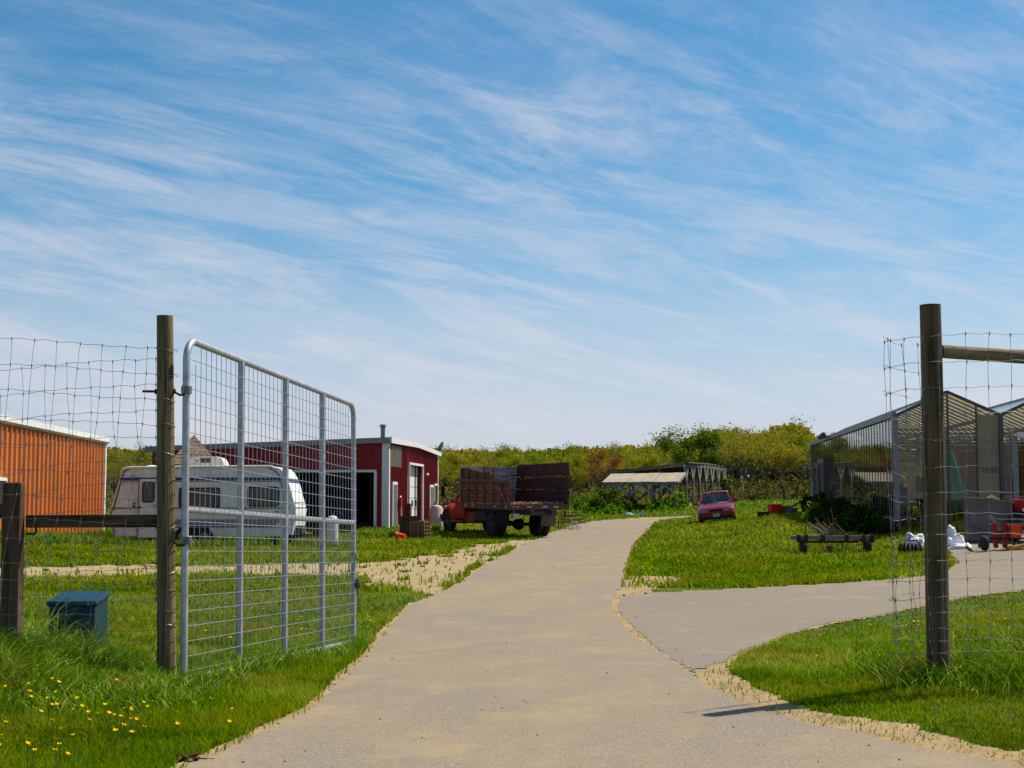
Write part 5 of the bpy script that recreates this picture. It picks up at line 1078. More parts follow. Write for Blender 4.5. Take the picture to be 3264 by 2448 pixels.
def make_tree(kind, h, cr, mat, n_leaf, size, stems=1, bark=None, seed=0, low=.25, droop=0, clump=.55):
    rnd = random.Random(seed); root = empty(kind, (0, 0, 0)); m = MB(); tips = []
    def branch(p, d, ln, r, lev):
        k = 4; pts = [p]; rs = [r]; q = p.copy(); dd = d.copy()
        for i in range(k):
            dd = (dd + Vector((rnd.uniform(-.22, .22), rnd.uniform(-.22, .22), rnd.uniform(-.05, .16)))).normalized(); q = q + dd * ln / k; pts.append(q.copy()); rs.append(r * (1 - .62 * (i + 1) / k))
        m.tube(pts, rs, 6 if lev == 0 else (5 if lev == 1 else 3), cap=False)
        if lev >= 3 or ln < .4: tips.append(pts[-1]); tips.append(pts[2]); return
        if lev >= 2: tips.append(pts[-1])
        for i in range(rnd.choice((4, 5)) if lev == 0 else rnd.choice((2, 3, 3))):
            t = rnd.uniform(.35 if lev else low + .12, 1); idx = min(k - 1, int(t * k)); s = pts[idx].lerp(pts[idx + 1], t * k - idx) if t < 1 else pts[-1]
            az = rnd.random() * 6.28; up_ = rnd.uniform(.25, .9); nd = Vector((math.cos(az), math.sin(az), up_)).normalized(); nd = (nd + dd * .5).normalized()
            branch(s, nd, ln * rnd.uniform(.45, .68), rs[idx] * .55, lev + 1)
    for s in range(stems):
        a = 6.28 * s / stems + rnd.random(); d = Vector((math.cos(a) * .25 * (stems > 1), math.sin(a) * .25 * (stems > 1), 1)).normalized()
        branch(Vector((.15 * math.cos(a) * (stems > 1), .15 * math.sin(a) * (stems > 1), -.1)), d, h * .62, .15 * h / 7, 0)
    zmax = max(t.z for t in tips); sc = h / zmax
    for i, v in enumerate(m.v): m.v[i] = (v[0] * cr, v[1] * cr, v[2] * sc)
    m.build('trunk', bark or m_bark, root, True)
    c = np.array([[t.x * cr, t.y * cr, t.z * sc - .15] for t in tips]); rnd.shuffle(tips)
    if len(c) > 300: c = c[rng.choice(len(c), 300, replace=False)]
    leaf_cloud(c, np.full(len(c), clump) * (.6 + .8 * rng.random(len(c))), max(1, n_leaf // len(c)), size, 'crown', mat, root); return root
lm_yel = leafmat('leaf_yellow_green', [(.14, .145, .01), (.24, .235, .015), (.35, .32, .025)], .5)
lm_grn = leafmat('leaf_green', [(.11, .16, .006), (.19, .25, .010), (.30, .33, .02)], .5)
lm_brn = leafmat('leaf_bronze', [(.18, .16, .015), (.26, .235, .022), (.35, .32, .035)], .5)
lm_red = leafmat('leaf_red', [(.20, .065, .02), (.28, .10, .03), (.25, .15, .03)], .35)
lm_dk = leafmat('leaf_dark', [(.035, .07, .006), (.07, .13, .010), (.13, .20, .015)], .35)
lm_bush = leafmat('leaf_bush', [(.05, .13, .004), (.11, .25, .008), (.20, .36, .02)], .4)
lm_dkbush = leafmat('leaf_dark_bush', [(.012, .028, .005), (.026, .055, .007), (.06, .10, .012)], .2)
KINDS = {
 'yel': [make_tree('oak_tree', 6.2, 1.2, lm_yel, 6000, .075, 1, seed=1, clump=.55), make_tree('oak_tree', 6.2, 1.25, lm_yel, 5000, .075, 2, seed=2, clump=.55), make_tree('oak_tree', 6.2, 1.3, lm_yel, 4200, .075, 2, seed=12, clump=.6)],
 'grn': [make_tree('leafy_tree', 6, 1.2, lm_grn, 6500, .08, 1, seed=3, clump=.6), make_tree('leafy_tree', 6, 1.2, lm_grn, 5000, .08, 2, seed=4, clump=.55)],
 'brn': [make_tree('budding_tree', 6.5, 1.15, lm_brn, 3000, .06, 2, seed=5, clump=.45, low=.45), make_tree('budding_tree', 6.5, 1.15, lm_brn, 2400, .06, 3, seed=6, clump=.45, low=.45), make_tree('budding_tree', 6.5, 1.15, lm_yel, 3000, .06, 2, seed=16, clump=.45, low=.5)],
 'red': [make_tree('red_maple', 5.5, 1.15, lm_red, 3600, .07, 1, seed=7, clump=.5)],
 'dk': [make_tree('dark_leafy_tree', 6, 1.25, lm_dk, 9500, .10, 1, seed=8, clump=.7)]}
LB = {'yel': 'yellow green spring oak in the wood behind the farmyard', 'grn': 'fresh green leafy tree in the wood behind the farmyard', 'brn': 'bronze budding tree with bare grey branches in the wood behind the farmyard',
      'red': 'red leaved maple left of the pole shed, among yellow green trees', 'dk': 'dark green rounded tree rising just behind the pole shed'}
CT = {'yel': 'tree', 'grn': 'tree', 'brn': 'tree', 'red': 'maple tree', 'dk': 'tree'}
protos_used = set(); rt = random.Random(11)
def plant(kind, x, y, h, wf=1.0, label=None, group='trees of the wood', i=None):
    k = i if i is not None else rt.randrange(len(KINDS[kind])); pr = KINDS[kind][k]
    if (kind, k) in protos_used: t = copy_tree(pr)
    else: t = pr; protos_used.add((kind, k))
    hp = {'yel': 6.2, 'grn': 6, 'brn': 6.5, 'red': 5.5, 'dk': 6}[kind]; s = h / hp
    t.location = (x, y, G(x, y) - .05); t.rotation_euler = (0, 0, rt.random() * 6.28); t.scale = (s * wf, s * wf, s)
    tag(t, label or LB[kind], CT[kind], group); return t
PXT = [(-600, 1425), (340, 1424), (480, 1428), (1390, 1420), (1450, 1422), (1600, 1428), (1750, 1424), (1900, 1418), (2000, 1404), (2100, 1410), (2180, 1402), (2240, 1360), (2300, 1350), (2400, 1362), (2480, 1334), (2560, 1338), (2620, 1390), (2700, 1385), (3300, 1400), (3900, 1400)]
def skyline(px): return float(np.interp(px, [a for a, b in PXT], [b for a, b in PXT]))
tcount = 0
for row, (Yr, n, f) in enumerate(((106, 40, .80), (113, 46, .90), (121, 48, .97), (130, 50, 1.0))):
    for i in range(n):
        px = -420 + (4200) * (i + rt.uniform(.2, .8)) / n
        if px < 300 and row > 2: continue
        Yt = Yr + rt.uniform(-3, 3); x = (px - CX) / F * Yt
        if 2200 < px < 2700 and row == 0: Yt = 103 + rt.uniform(-1.5, 1.5)
        zt = EYE + (1605 - skyline(px)) / F * Yt * (f if not 2190 < px < 2640 else max(f, .93)) * rt.uniform(.90, 1.03); h = zt - G(x, Yt)
        if px < 1950: kind = rt.choices(['yel', 'grn', 'brn'], [5, 3, 2 if row else 4])[0]
        elif px < 2200: kind = rt.choices(['yel', 'grn', 'brn'], [4, 3, 3])[0]
        else: kind = rt.choices(['yel', 'grn', 'brn'], [4, 1.2, 5])[0]
        plant(kind, x, Yt, h, rt.uniform(.95, 1.3)); tcount += 1
plant('red', (1918 - CX) / F * 101, 101, 4.2, .85, group='red maple', i=0)
plant('dk', (2240 - CX) / F * 98, 98, 5.0, .95, group='dark tree', i=0)
# brush along the foot of the wood and the far-off mass behind it
lm_brush = leafmat('leaf_brush', [(.11, .12, .015), (.18, .18, .03), (.26, .23, .07)], .4)
def mass(n, Y0, Y1, x0, x1, hfn, name, mat, size, kind='stuff'):
    x = x0 + rng.random(n) * (x1 - x0); y = Y0 + rng.random(n) * (Y1 - Y0); hh = hfn(x, y); z = T(x, y) + rng.random(n) ** 1.1 * hh; p = np.stack([x, y, z], -1)
    o = leaf_cloud(p, np.full(n, .25), 5, size, name, mat); tag(o, kind='stuff'); return o
mass(9000, 99, 108, -30, 40, lambda x, y: .3 + 2.6 * np.clip(fbm(x * .35, y * .35, 81) - .15, 0, 1), 'brush', lm_brush, .10)
mass(30000, 131, 140, -45, 62, lambda x, y: (EYE + np.interp(x / y * F + CX, [a for a, b in PXT], [1605 - b for a, b in PXT]) / F * y * (.80 + .2 * fbm(x * .3, y * .3, 91)) - T(x, y)), 'far_wood', lm_yel, .24)
# bushes and vines
def bush(name, x, y, r, h, mat, label, n=1400, size=.09, cat='bush', group=None, seed=0, k=26):
    root = empty(name, (x, y, G(x, y) - .05), 0, label, cat, group); rnd = random.Random(seed + 100); m = MB(); cs = []
    for i in range(9):
        a = rnd.random() * 6.28; e = Vector((math.cos(a) * r * .6, math.sin(a) * r * .6, h * rnd.uniform(.5, .85))); m.tube([Vector((0, 0, 0)), e * .5 + Vector((0, 0, h * .12)), e], [.025, .018, .008], 4, cap=False)
    m.build('stem', m_bark, root)
    for i in range(k):
        a = rnd.random() * 6.28; q = rnd.random() ** .6; cs.append((math.cos(a) * r * q * .85, math.sin(a) * r * q * .85, h * rnd.uniform(.10, .95) * (1 - .5 * q * q)))
    leaf_cloud(cs, [min(r, h) * rnd.uniform(.22, .40) for _ in cs], n // k, size, 'foliage', mat, root); return root
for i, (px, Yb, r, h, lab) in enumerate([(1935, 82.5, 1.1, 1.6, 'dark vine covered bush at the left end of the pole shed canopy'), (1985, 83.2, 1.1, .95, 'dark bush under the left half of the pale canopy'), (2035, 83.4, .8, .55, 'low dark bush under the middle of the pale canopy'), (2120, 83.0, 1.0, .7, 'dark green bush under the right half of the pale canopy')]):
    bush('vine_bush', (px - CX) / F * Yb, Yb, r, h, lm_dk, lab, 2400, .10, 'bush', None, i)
for i, (px, Yb, r, h, lab) in enumerate([(2160, 81.2, .7, 1.15, 'bright green bush climbing the right canopy post of the pole shed'), (2095, 80.6, .9, .6, 'low bright green bush in front of the canopy, behind the blue tarp'), (1950, 80.3, .7, .6, 'small bright green bush left of the blue tarp'), (1905, 81.5, .6, .5, 'low bright green weeds at the far left foot of the pole shed'), (1880, 86, 1.2, 1.1, 'bright green bush between the truck and the pole shed'), (2315, 92.5, .35, 1.9, 'green vine climbing the far end post of the pole shed')]):
    bush('leafy_bush', (px - CX) / F * Yb, Yb, r, h, lm_bush, lab, 1700, .09, 'bush', None, 20 + i)

# ------------------------------------------------------------------ greenhouse
def build_greenhouse():
    x0, y0 = 1223 / F * 42, 42.0; gz = .40
    root = empty('greenhouse', (x0, y0, gz), -R(5.3), 'long glass greenhouse with dark frame and row of pointed gables at the right', 'greenhouse')
    EH = EYE + 280 * 42 / F - gz; RH = EYE + 355 * 42 / F - gz; LN = 21.0; BW_ = 3.05; NB = 5
    # left wall glass with glazing bars
    m = MB(); m.quad((0, 0, .0), (0, LN, .0), (0, LN, EH), (0, 0, EH)); m.build('wall_glass', m_ghside, root)
    bars = MB(); nb = 38
    for i in range(1, nb): y = LN * i / nb; bars.box((-.006, y, EH / 2), (.014, .03, EH))
    bars.build('glazing_bars', m_steel, root)
    m = MB(); m.beam((-.03, -.05, EH + .03), (-.03, LN + .05, EH + .03), .12, .16); m.beam((-.02, 0, .12), (-.02, LN, .12), .08, .24); m.build('gutter', m_greysteel, root)
    # front and back gables
    for yy, nm in ((0, 'front'), (LN, 'back')):
        m = MB()
        for b in range(NB):
            xa = b * BW_
            if b == 1 and yy == 0:
                m.add([(xa, yy, 2.95), (xa + BW_, yy, 2.95), (xa + BW_, yy, EH), (xa + BW_ / 2, yy, RH), (xa, yy, EH)], [(0, 1, 2, 3, 4)]); m.add([(xa, yy, 0), (xa + .35, yy, 0), (xa + .35, yy, 2.95), (xa, yy, 2.95)], [(0, 1, 2, 3)]); continue
            m.add([(xa, yy, 0), (xa + BW_, yy, 0), (xa + BW_, yy, EH), (xa + BW_ / 2, yy, RH), (xa, yy, EH)], [(0, 1, 2, 3, 4)])
        m.build('gable_glass', m_ghglass, root)
        for b in range(NB + 1):
            m = MB(); m.box((b * BW_, yy - .03, EH / 2), (.12 if b else .15, .12, EH)); m.build('column', m_greysteel if b == 0 else m_steel, root, False, .01)
        m = MB()
        for b in range(NB):
            xa = b * BW_; m.beam((xa, yy - .02, EH), (xa + BW_ / 2, yy - .02, RH), .07, .08); m.beam((xa + BW_ / 2, yy - .02, RH), (xa + BW_, yy - .02, EH), .07, .08)
            for f in (.5, .77): m.box((xa + BW_ * f, yy - .02, (EH + (RH - EH) * (1 - abs(f - .5) * 2)) / 2), (.05, .05, EH + (RH - EH) * (1 - abs(f - .5) * 2)))
        m.build('gable_frame', m_steel, root)
        m = MB()
        for b in range(NB): xa = b * BW_; m.box((xa + BW_ / 2, yy + .05, EH - .75), (BW_, .04, .05)); m.box((xa + BW_ / 2, yy + .05, EH - 1.05), (BW_, .04, .03)); m.box((xa + BW_ / 2, yy + .05, 1.1), (BW_, .04, .05))
        m.build('cross_rail', m_greysteel, root)
    # roofs with glazing bars
    for b in range(NB):
        xa = b * BW_
        m = MB(); m.quad((xa, 0, EH), (xa, LN, EH), (xa + BW_ / 2, LN, RH), (xa + BW_ / 2, 0, RH)); m.quad((xa + BW_ / 2, 0, RH), (xa + BW_ / 2, LN, RH), (xa + BW_, LN, EH), (xa + BW_, 0, EH)); rg = m.build('roof_glass', m_ghroof, root)
        m = MB(); k = 30
        for i in range(k + 1):
            y = LN * i / k; m.beam((xa + .03, y, EH - .02), (xa + BW_ / 2, y, RH - .02), .05, .05); m.beam((xa + BW_ / 2, y, RH - .02), (xa + BW_ - .03, y, EH - .02), .05, .05)
        m.beam((xa + BW_ / 2, 0, RH + .01), (xa + BW_ / 2, LN, RH + .01), .08, .05); m.build('roof_bars', m_greysteel, rg)
        m = MB(); m.beam((xa + BW_, 0, EH), (xa + BW_, LN, EH), .16, .08)
        for i in range(8): y = 1.5 + i * 2.6; m.box((xa + BW_ / 2, y, EH - .35), (BW_, .06, .06)); m.box((xa + BW_ / 2, y + .3, EH - .75), (BW_, .04, .04), mi=1); m.tube([(xa + .1, y, EH - .35), (xa + BW_ / 2, y, EH - .8), (xa + BW_ - .1, y, EH - .35)], .02, 5)
        for i in range(4): m.box((xa + BW_, 2.6 + i * 5, EH / 2), (.1, .1, EH))
        m.build('truss', [m_greysteel, m_plank], root)
    # door in the far part of the left wall
    m = MB(); m.box((-.12, 16.3, 1.35), (.22, 2.1, 2.75)); d1 = m.build('side_door', m_steel, root); m = MB(); m.box((-.24, 16.3, 1.3), (.04, .7, 2.5)); m.build('door_panel', m_rust, d1)
    m = MB(); m.box((-.25, 15.6, 1.3), (.05, .12, 2.5)); m.box((-.25, 17.0, 1.3), (.05, .12, 2.5)); m.build('door_jamb', m_greysteel, d1)
    MB().box((-.1, 19.8, 1.5), (.12, .5, .7)).build('electric_box', m_greysteel, root)
    # fan head by the eave
    m = MB(); m.lathe([(.05, -.12), (.12, -.1), (.12, .1), (.05, .12)], (-.25, 15.0, EH + .12), 12, axis='y'); m.lathe([(.05, -.1), (.1, -.08), (.1, .08)], (-.25, 15.9, EH + .1), 12, axis='y'); m.build('vent_motor', m_steel, root, True)
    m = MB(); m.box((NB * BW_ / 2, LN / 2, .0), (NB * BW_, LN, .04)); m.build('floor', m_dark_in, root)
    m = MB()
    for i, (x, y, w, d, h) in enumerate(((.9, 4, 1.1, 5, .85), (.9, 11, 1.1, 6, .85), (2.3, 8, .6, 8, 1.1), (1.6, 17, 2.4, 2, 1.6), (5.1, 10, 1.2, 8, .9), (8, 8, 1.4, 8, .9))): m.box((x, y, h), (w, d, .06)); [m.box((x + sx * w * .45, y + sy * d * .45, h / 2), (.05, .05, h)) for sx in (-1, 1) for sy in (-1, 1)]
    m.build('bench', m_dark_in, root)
    m = MB(); rr = random.Random(4)
    for i in range(60): x = rr.uniform(.3, 2.7); y = rr.uniform(2, 18); h = rr.uniform(.2, .9); m.box((x, y, h / 2 + rr.choice((0, .85))), (rr.uniform(.2, .5), rr.uniform(.2, .5), h), mi=rr.choice((0, 0, 1, 2)))
    tag(m.build('stored_goods', [m_dark_in, m_greybox, m_black], root), kind='stuff')
    # beige sheet hung behind the glass in the right bay part
    m = MB(); m.box((2.70, .14, 2.75), (.62, .02, 1.55)); m.box((2.70, .16, 1.25), (.62, .02, 1.1)); m.build('hanging_sheet', m_beige, root)
    m = MB(); m.box((2.1, 5.2, 1.6), (1.7, .05, 1.1)); m.box((1.8, 5.15, 1.55), (.5, .02, .5), mi=1); m.box((2.6, 5.15, 1.55), (.5, .02, .5), mi=1); m.build('partition', [m_beige, m_dark_in], root)
    m = MB(); m.box((BW_ * 1.5 + .2, -.03, 2.92), (BW_ - .5, .1, .16)); m.build('door_lintel', m_white, root)
    m = MB(); m.box((BW_ + .38, -.03, 1.45), (.16, .1, 2.9)); m.build('door_jamb', m_greysteel, root)
    m = MB(); m.box((BW_ * 1.5, 6, 1.4), (BW_, .05, 2.8)); [m.box((BW_ + .5 + i * .4, 5.9, 1.3), (.06, .06, 2.5), mi=1) for i in range(6)]; m.build('back_partition', [m_plank, m_crate], root)
    return root
gh = build_greenhouse()
def loc_gh(x, y, z): c, s = math.cos(-R(5.3)), math.sin(-R(5.3)); return Vector((gh.location.x + c * x - s * y, gh.location.y + s * x + c * y, .40 + z))
# teal tarp hanging inside the first gable
m = MB(); rows_ = [(.0, .05, .28), (-.35, .0, .40), (-.8, -.02, .55), (-1.2, .0, .75), (-1.75, .02, .95)]; nn_ = 9
for r_, (z, xa, xb) in enumerate(rows_):
    for i in range(nn_): t = i / (nn_ - 1); m.v.append((xa + (xb - xa) * t, .08 * math.sin(t * 19 + r_) - .1 * t, z))
for r_ in range(len(rows_) - 1):
    for i in range(nn_ - 1): a = r_ * nn_ + i; m.f.append((a, a + 1, a + nn_ + 1, a + nn_)); m.m.append(0)
o = m.build('hanging_tarp', m_tarp_teal, None, True); so = o.modifiers.new('s', 'SOLIDIFY'); so.thickness = .015
o.location = loc_gh(1.42, .45, 2.45); tag(o, 'teal green tarp hanging inside the greenhouse, just right of the thick post', 'tarp')
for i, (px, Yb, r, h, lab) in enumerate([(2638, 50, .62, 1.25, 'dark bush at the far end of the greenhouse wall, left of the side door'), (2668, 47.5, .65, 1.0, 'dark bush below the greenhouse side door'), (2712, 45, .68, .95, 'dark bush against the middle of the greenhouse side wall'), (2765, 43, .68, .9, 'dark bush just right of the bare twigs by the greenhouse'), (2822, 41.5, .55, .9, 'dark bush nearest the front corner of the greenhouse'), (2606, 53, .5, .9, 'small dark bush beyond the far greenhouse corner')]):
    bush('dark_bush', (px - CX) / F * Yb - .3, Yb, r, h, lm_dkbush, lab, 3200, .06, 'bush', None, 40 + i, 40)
bush('leafy_bush', (2585 - CX) / F * 49, 49, .4, .9, lm_bush, 'thin bright green shrub poking out left of the dark greenhouse bushes', 420, .06, 'bush', None, 61, 14)
# bare twigs
q = W(2655, 1675, 41); root = empty('bare_shrub', (q.x, 41, G(q.x, 41)), 0, 'leafless pale twiggy shrub in front of the dark greenhouse bushes', 'shrub'); m = MB(); rr = random.Random(3)
for i in range(26):
    p = Vector((0, 0, .1)); d = Vector((rr.uniform(-1.2, .1), rr.uniform(-.3, .3), rr.uniform(.05, .75))).normalized(); pts = [p]; l_ = rr.uniform(.5, .95)
    for k in range(6): d = (d + Vector((rr.uniform(-.2, .12), rr.uniform(-.1, .1), rr.uniform(-.12, .14)))).normalized(); pts.append(pts[-1] + d * l_ / 6)
    m.tube(pts, [.012, .01, .009, .008, .007, .006, .004], 4)
m.build('twigs', pm('pale_twig', (.30, .23, .15), (.2, .15, .1), 9, .8), root)

# ------------------------------------------------------------------ wheeled toolbar implement
def build_toolbar():
    y0 = 37.0; xl = (2517 - CX) / F * y0; xr = (2790 - CX) / F * y0; xc = (xl + xr) / 2; zb = W(0, 1714, y0).z
    root = empty('toolbar_cultivator', (xc, y0, 0), 0, 'low dark farm toolbar on two small wheels with A shaped hitch, on the lawn', 'farm implement')
    m_lt = pm('worn_green_bar', (.12, .14, .11), (.20, .19, .15), 8, .55); w = (xr - xl) / 2
    m = MB(); m.box((-.1, 0, zb), (2 * w - .2, .11, .11)); m.build('tool_bar', m_lt, root, False, .006)
    z2 = W(0, 1727, y0).z; m = MB(); m.box((-.12, .15, z2), (1.55, .06, .06)); [m.box((x, .08, zb - .06), (.05, .3, .08)) for x in (-.86, -.35, .33, .7)]; m.build('lower_bar', m_rust, root)
    for px in (2617, 2692, 2745, 2563, 2540, 2772): x = (px - CX) / F * y0 - xc; MB().box((x, -.02, zb - .02), (.09, .17, .2), taper=.95).build('clamp', m_rust if px not in (2540, 2772) else m_black, root, False, .008)
    ap = W(2657, 1663, y0 + .4); m = MB()
    for px in (2617, 2695): x = (px - CX) / F * y0 - xc; m.tube([(x, 0, zb + .05), (ap.x - xc, .4, ap.z), ], .019, 8)
    x1 = (2630 - CX) / F * y0 - xc; m.tube([(x1, .1, zb + .15), (x1 + .43, .1, zb + .15)], .009, 6); m.tube([(ap.x - xc - .02, .4, ap.z - .02), (ap.x - xc, .4, ap.z + .08), (ap.x - xc + .06, .4, ap.z + .06)], .02, 8); m.build('hitch_frame', m_rust, root, True)
    for px, yb in ((2554, 1770), (2758, 1762)):
        x = (px - CX) / F * y0 - xc; r = .20; z = G(xc + x, y0) + r - .02; m = MB(); m.lathe([(.10, -.065), (r - .02, -.07), (r, -.03), (r, .03), (r - .02, .07), (.10, .065)], (x, .0, z), 22, axis='x'); w_ = m.build('wheel', m_rubber, root, True)
        MB().lathe([(.10, -.03), (.11, .0), (.10, .03)], (x, 0, z), 14, axis='x').build('rim', m_greysteel, w_, True); MB().beam((x + (.09 if px < 2600 else -.09), .0, z - .02), (x + (.09 if px < 2600 else -.09), 0, zb + .05), .04, .07).build('wheel_arm', m_rust, root)
    x = (2563 - CX) / F * y0 - xc; m = MB(); m.tube([(x - .015, 0, zb + .05), (x - .015, 0, zb + .25), (x, 0, zb + .27), (x + .015, 0, zb + .25), (x + .015, 0, zb + .05)], .008, 6); m.build('lever', m_rust, root)
    m = MB()
    for i in range(34): x = -.82 + i * .045; m.tube([(x, .15, z2), (x + random.uniform(-.01, .01), .17, z2 - .17), (x, .12, z2 - .27)], .006, 5)
    m.build('tines', m_rust, root)
    xx = (2648 - CX) / F * y0 - xc; MB().lathe([(.075, -.02), (.085, .2)], (xx, .35, G(xc + xx, y0 + .3)), 16).build('pail', m_greybox, root, True)
build_toolbar()

# ------------------------------------------------------------------ crates, bins, clutter
def slat_bin(name, px, py, Y, w, d, h, rz, label, mat=m_crate, rows=5, group=None, posts=4):
    q = W(px, py, Y); root = empty(name, (q.x, Y, G(q.x, Y)), rz, label, 'crate', group)
    m = MB(); t = .025
    for s in (-1, 1): m.box((0, s * (d / 2 - t), h / 2), (w, t, h)); m.box((s * (w / 2 - t / 2 - .001), 0, h / 2), (t, d - .06, h - .005))
    m.box((0, 0, .06), (w - .05, d - .05, .03)); m.build('box', mat, root)
    for i in range(rows):
        z = h * (i + .6) / rows
        for s in (-1, 1): MB().box((0, s * (d / 2 + .014), z), (w + .05, .03, .045)).build('slat', mat, root)
        MB().box((w / 2 + .02, 0, z), (.03, d + .02, .045)).build('slat', mat, root)
    m = MB()
    for i in range(posts): x = -w / 2 + w * i / (posts - 1); m.box((x, -d / 2 - .036, h / 2), (.05, .018, h)); m.box((x, d / 2 + .036, h / 2), (.05, .018, h))
    for i in range(3): m.box((w / 2 + .042, -d / 2 + d * i / 2, h / 2), (.018, .05, h))
    m.build('upright_slat', mat, root); return root
slat_bin('slatted_bin', 1303, 1690, 54, .62, .62, .80, R(8), 'plain brown wooden bin behind the slatted one, in front of the red barn', pm('bin_brown', (.12, .065, .045), (.08, .045, .03), 3, .85), 2)
slat_bin('slatted_bin', 1338, 1702, 52.5, .50, .5, .66, R(-20), 'brown slatted harvest bin with ribbed sides in front of the red barn')
q = W(1278, 1695, 51.5); root = empty('plastic_bucket', (q.x, 51.5, G(q.x, 51.5) + .13), 0, 'orange plastic bucket lying on its side in grass by the bins', 'bucket', rot=(0, R(-84), R(-20)))
m = MB(); m.lathe([(.11, -.17), (.14, .15), (.155, .17), (.13, .17), (.10, -.14)], n=20); m.build('pail', m_orange, root, True)
q = W(1391, 1650, 61.5); root = empty('water_drum', (q.x, 61.5, G(q.x, 61.5)), 0, 'pale white drum standing between the barn corner and the truck hood', 'drum'); m = MB(); m.lathe([(.26, 0), (.29, .03), (.29, .42), (.30, .44), (.29, .46), (.29, .80), (.22, .92), (.07, .97)], n=22); m.build('tank', pm('drum_white', (.62, .50, .47), (.5, .4, .38), 3, .6), root, True); MB().lathe([(.07, .96), (.07, 1.15)], n=10).build('spout', m_beige, root)
q = W(1425, 1600, 66); root = empty('plank_stack', (q.x, 66, G(q.x, 66)), R(-12), 'leaning stack of brown planks behind the truck hood, beside the barn', 'planks')
for i in range(9): MB().beam((-.9 + i * .11, .2 * (i % 2), .1), (.1 + i * .16, .25 * (i % 3), 1.0 + .05 * (i % 3)), .05, .2).build('plank', m_plank, root)
m = MB(); m.box((.2, .3, .45), (1.6, .1, .8)); m.build('panel', m_crate, root)
# right lawn boxes
q = W(2470, 1636, 60); root = empty('plastic_crate', (q.x, 60, G(q.x, 60) + .05), R(14), 'bright orange red plastic harvest basket on the lawn right of the car', 'basket')
m = MB(); m.box((0, 0, .21), (.42, .40, .40), taper=1.08); m.build('basket', m_orange, root, False, .02)
for i in range(4): MB().box((0, 0, .07 + i * .1), (.455 + i * .006, .43 + i * .006, .025)).build('rib', m_orange, root)
for s in (-1, 1): m = MB(); m.tube([(s * .19, -.2, .40), (s * .17, -.2, .46), (s * .10, -.2, .46), (s * .08, -.2, .40)], .015, 6); m.build('handle', m_white, root)
q = W(2434, 1645, 59); root = empty('low_box', (q.x, 59, G(q.x, 59) - .02), R(-6), 'low rusty brown open box left of the orange red basket', 'box'); m = MB(); h = .22
for s in (-1, 1): m.box((0, s * .18, h / 2), (.48, .02, h)); m.box((s * .235, 0, h / 2), (.02, .34, h - .004))
m.box((0, 0, .02), (.46, .34, .02)); m.build('box', m_rust, root)
q = W(2508, 1637, 60.5); root = empty('wooden_crate', (q.x, 60.5, G(q.x, 60.5)), R(-10), 'grey brown wooden crate with loose boards on top, right of the orange basket', 'crate')
m = MB(); m.box((0, 0, .16), (.52, .5, .32)); m.build('box', m_ggrey, root, False, .01)
for i in range(4): MB().box((.05 + .04 * i, -.2 + i * .13, .335), (.62, .11, .025), rot=(0, 0, .05 * i)).build('board', m_pole, root)
m = MB(); m.box((.36, .05, .13), (.2, .3, .24)); m.build('side_board', m_crate, root)
q = W(2398, 1598, 88); root = empty('small_table', (q.x, 88, G(q.x, 88)), 0, 'small dark table standing far off at the edge of the field', 'table'); MB().box((0, 0, .42), (.62, .5, .05)).build('table_top', m_black, root)
for s in (-1, 1): MB().box((s * .1, 0, .2), (.08, .2, .4)).build('leg', m_black, root)
q = W(2540, 1592, 56); root = empty('metal_pipe', (q.x, 56, G(q.x, 56)), 0, 'bent dark pipe lying over the far greenhouse bushes', 'pipe'); MB().tube([(-.3, 0, .15), (-.2, 0, .35), (0, 0, .5), (.6, 0, .72), (.75, 0, .7)], .035, 8).build('pipe', m_steel, root, True)
# blue tarp roll, white sack
q = W(2024, 1643, 77); root = empty('blue_tarp', (q.x, 77, G(q.x, 77)), R(4), 'long strip of crumpled blue tarp on the grass before the pole shed', 'tarp'); m = MB(); nn_ = 14
for i in range(nn_ + 1):
    t = i / nn_; ww = .22 * (1.3 - t); z = .10 + .05 * math.sin(t * 9); m.v += [(-.55 + 1.1 * t, -ww, .02), (-.55 + 1.1 * t, -ww * .4, z), (-.55 + 1.1 * t, ww * .5, z * .8 + .02 * math.sin(i * 3)), (-.55 + 1.1 * t, ww, .02)]
for i in range(nn_):
    for k in range(3): a = i * 4 + k; m.f.append((a, a + 4, a + 5, a + 1)); m.m.append(0)
m.build('sheet', m_tarp_blue, root, True)
def lump(name, px, py, Y, r, label, mat, cat, seed, sc=(1, 1, 1), n=3, spikes=.35):
    q = W(px, py, Y); bpy.ops.mesh.primitive_ico_sphere_add(subdivisions=4, radius=1) if False else None
    import bmesh
    bm = bmesh.new(); bmesh.ops.create_icosphere(bm, subdivisions=4, radius=1)
    for v in bm.verts:
        c = v.co.copy(); k = .70 + spikes * (float(fbm(c.x * 2.1 + seed, c.y * 2.1 + c.z * 2.7, seed, 4)) - .5) * 2 + .05 * abs(math.sin(c.x * 8 + c.z * 5 + seed)); c *= k
        if c.z < 0: c.z *= .3; c.x *= 1.12; c.y *= 1.12
        v.co = Vector((c.x * r * sc[0], c.y * r * sc[1], c.z * r * sc[2]))
    me = bpy.data.meshes.new(name); bm.to_mesh(me); bm.free(); me.materials.append(mat); me.polygons.foreach_set('use_smooth', [True] * len(me.polygons)); o = bpy.data.objects.new(name, me); scene.collection.objects.link(o)
    o.location = (q.x, Y, G(q.x, Y)); return tag(o, label, cat)
lump('white_sack', 2192, 1616, 84, .28, 'small white sack at the foot of the pole shed posts', m_bagw, 'sack', 3)
lump('white_sack', 2915, 1700, 37.5, .42, 'crumpled white plastic sacks left of the thick right post, behind the discs', m_bagw, 'plastic sack', 5, (1.0, .7, 1.15), spikes=.42)
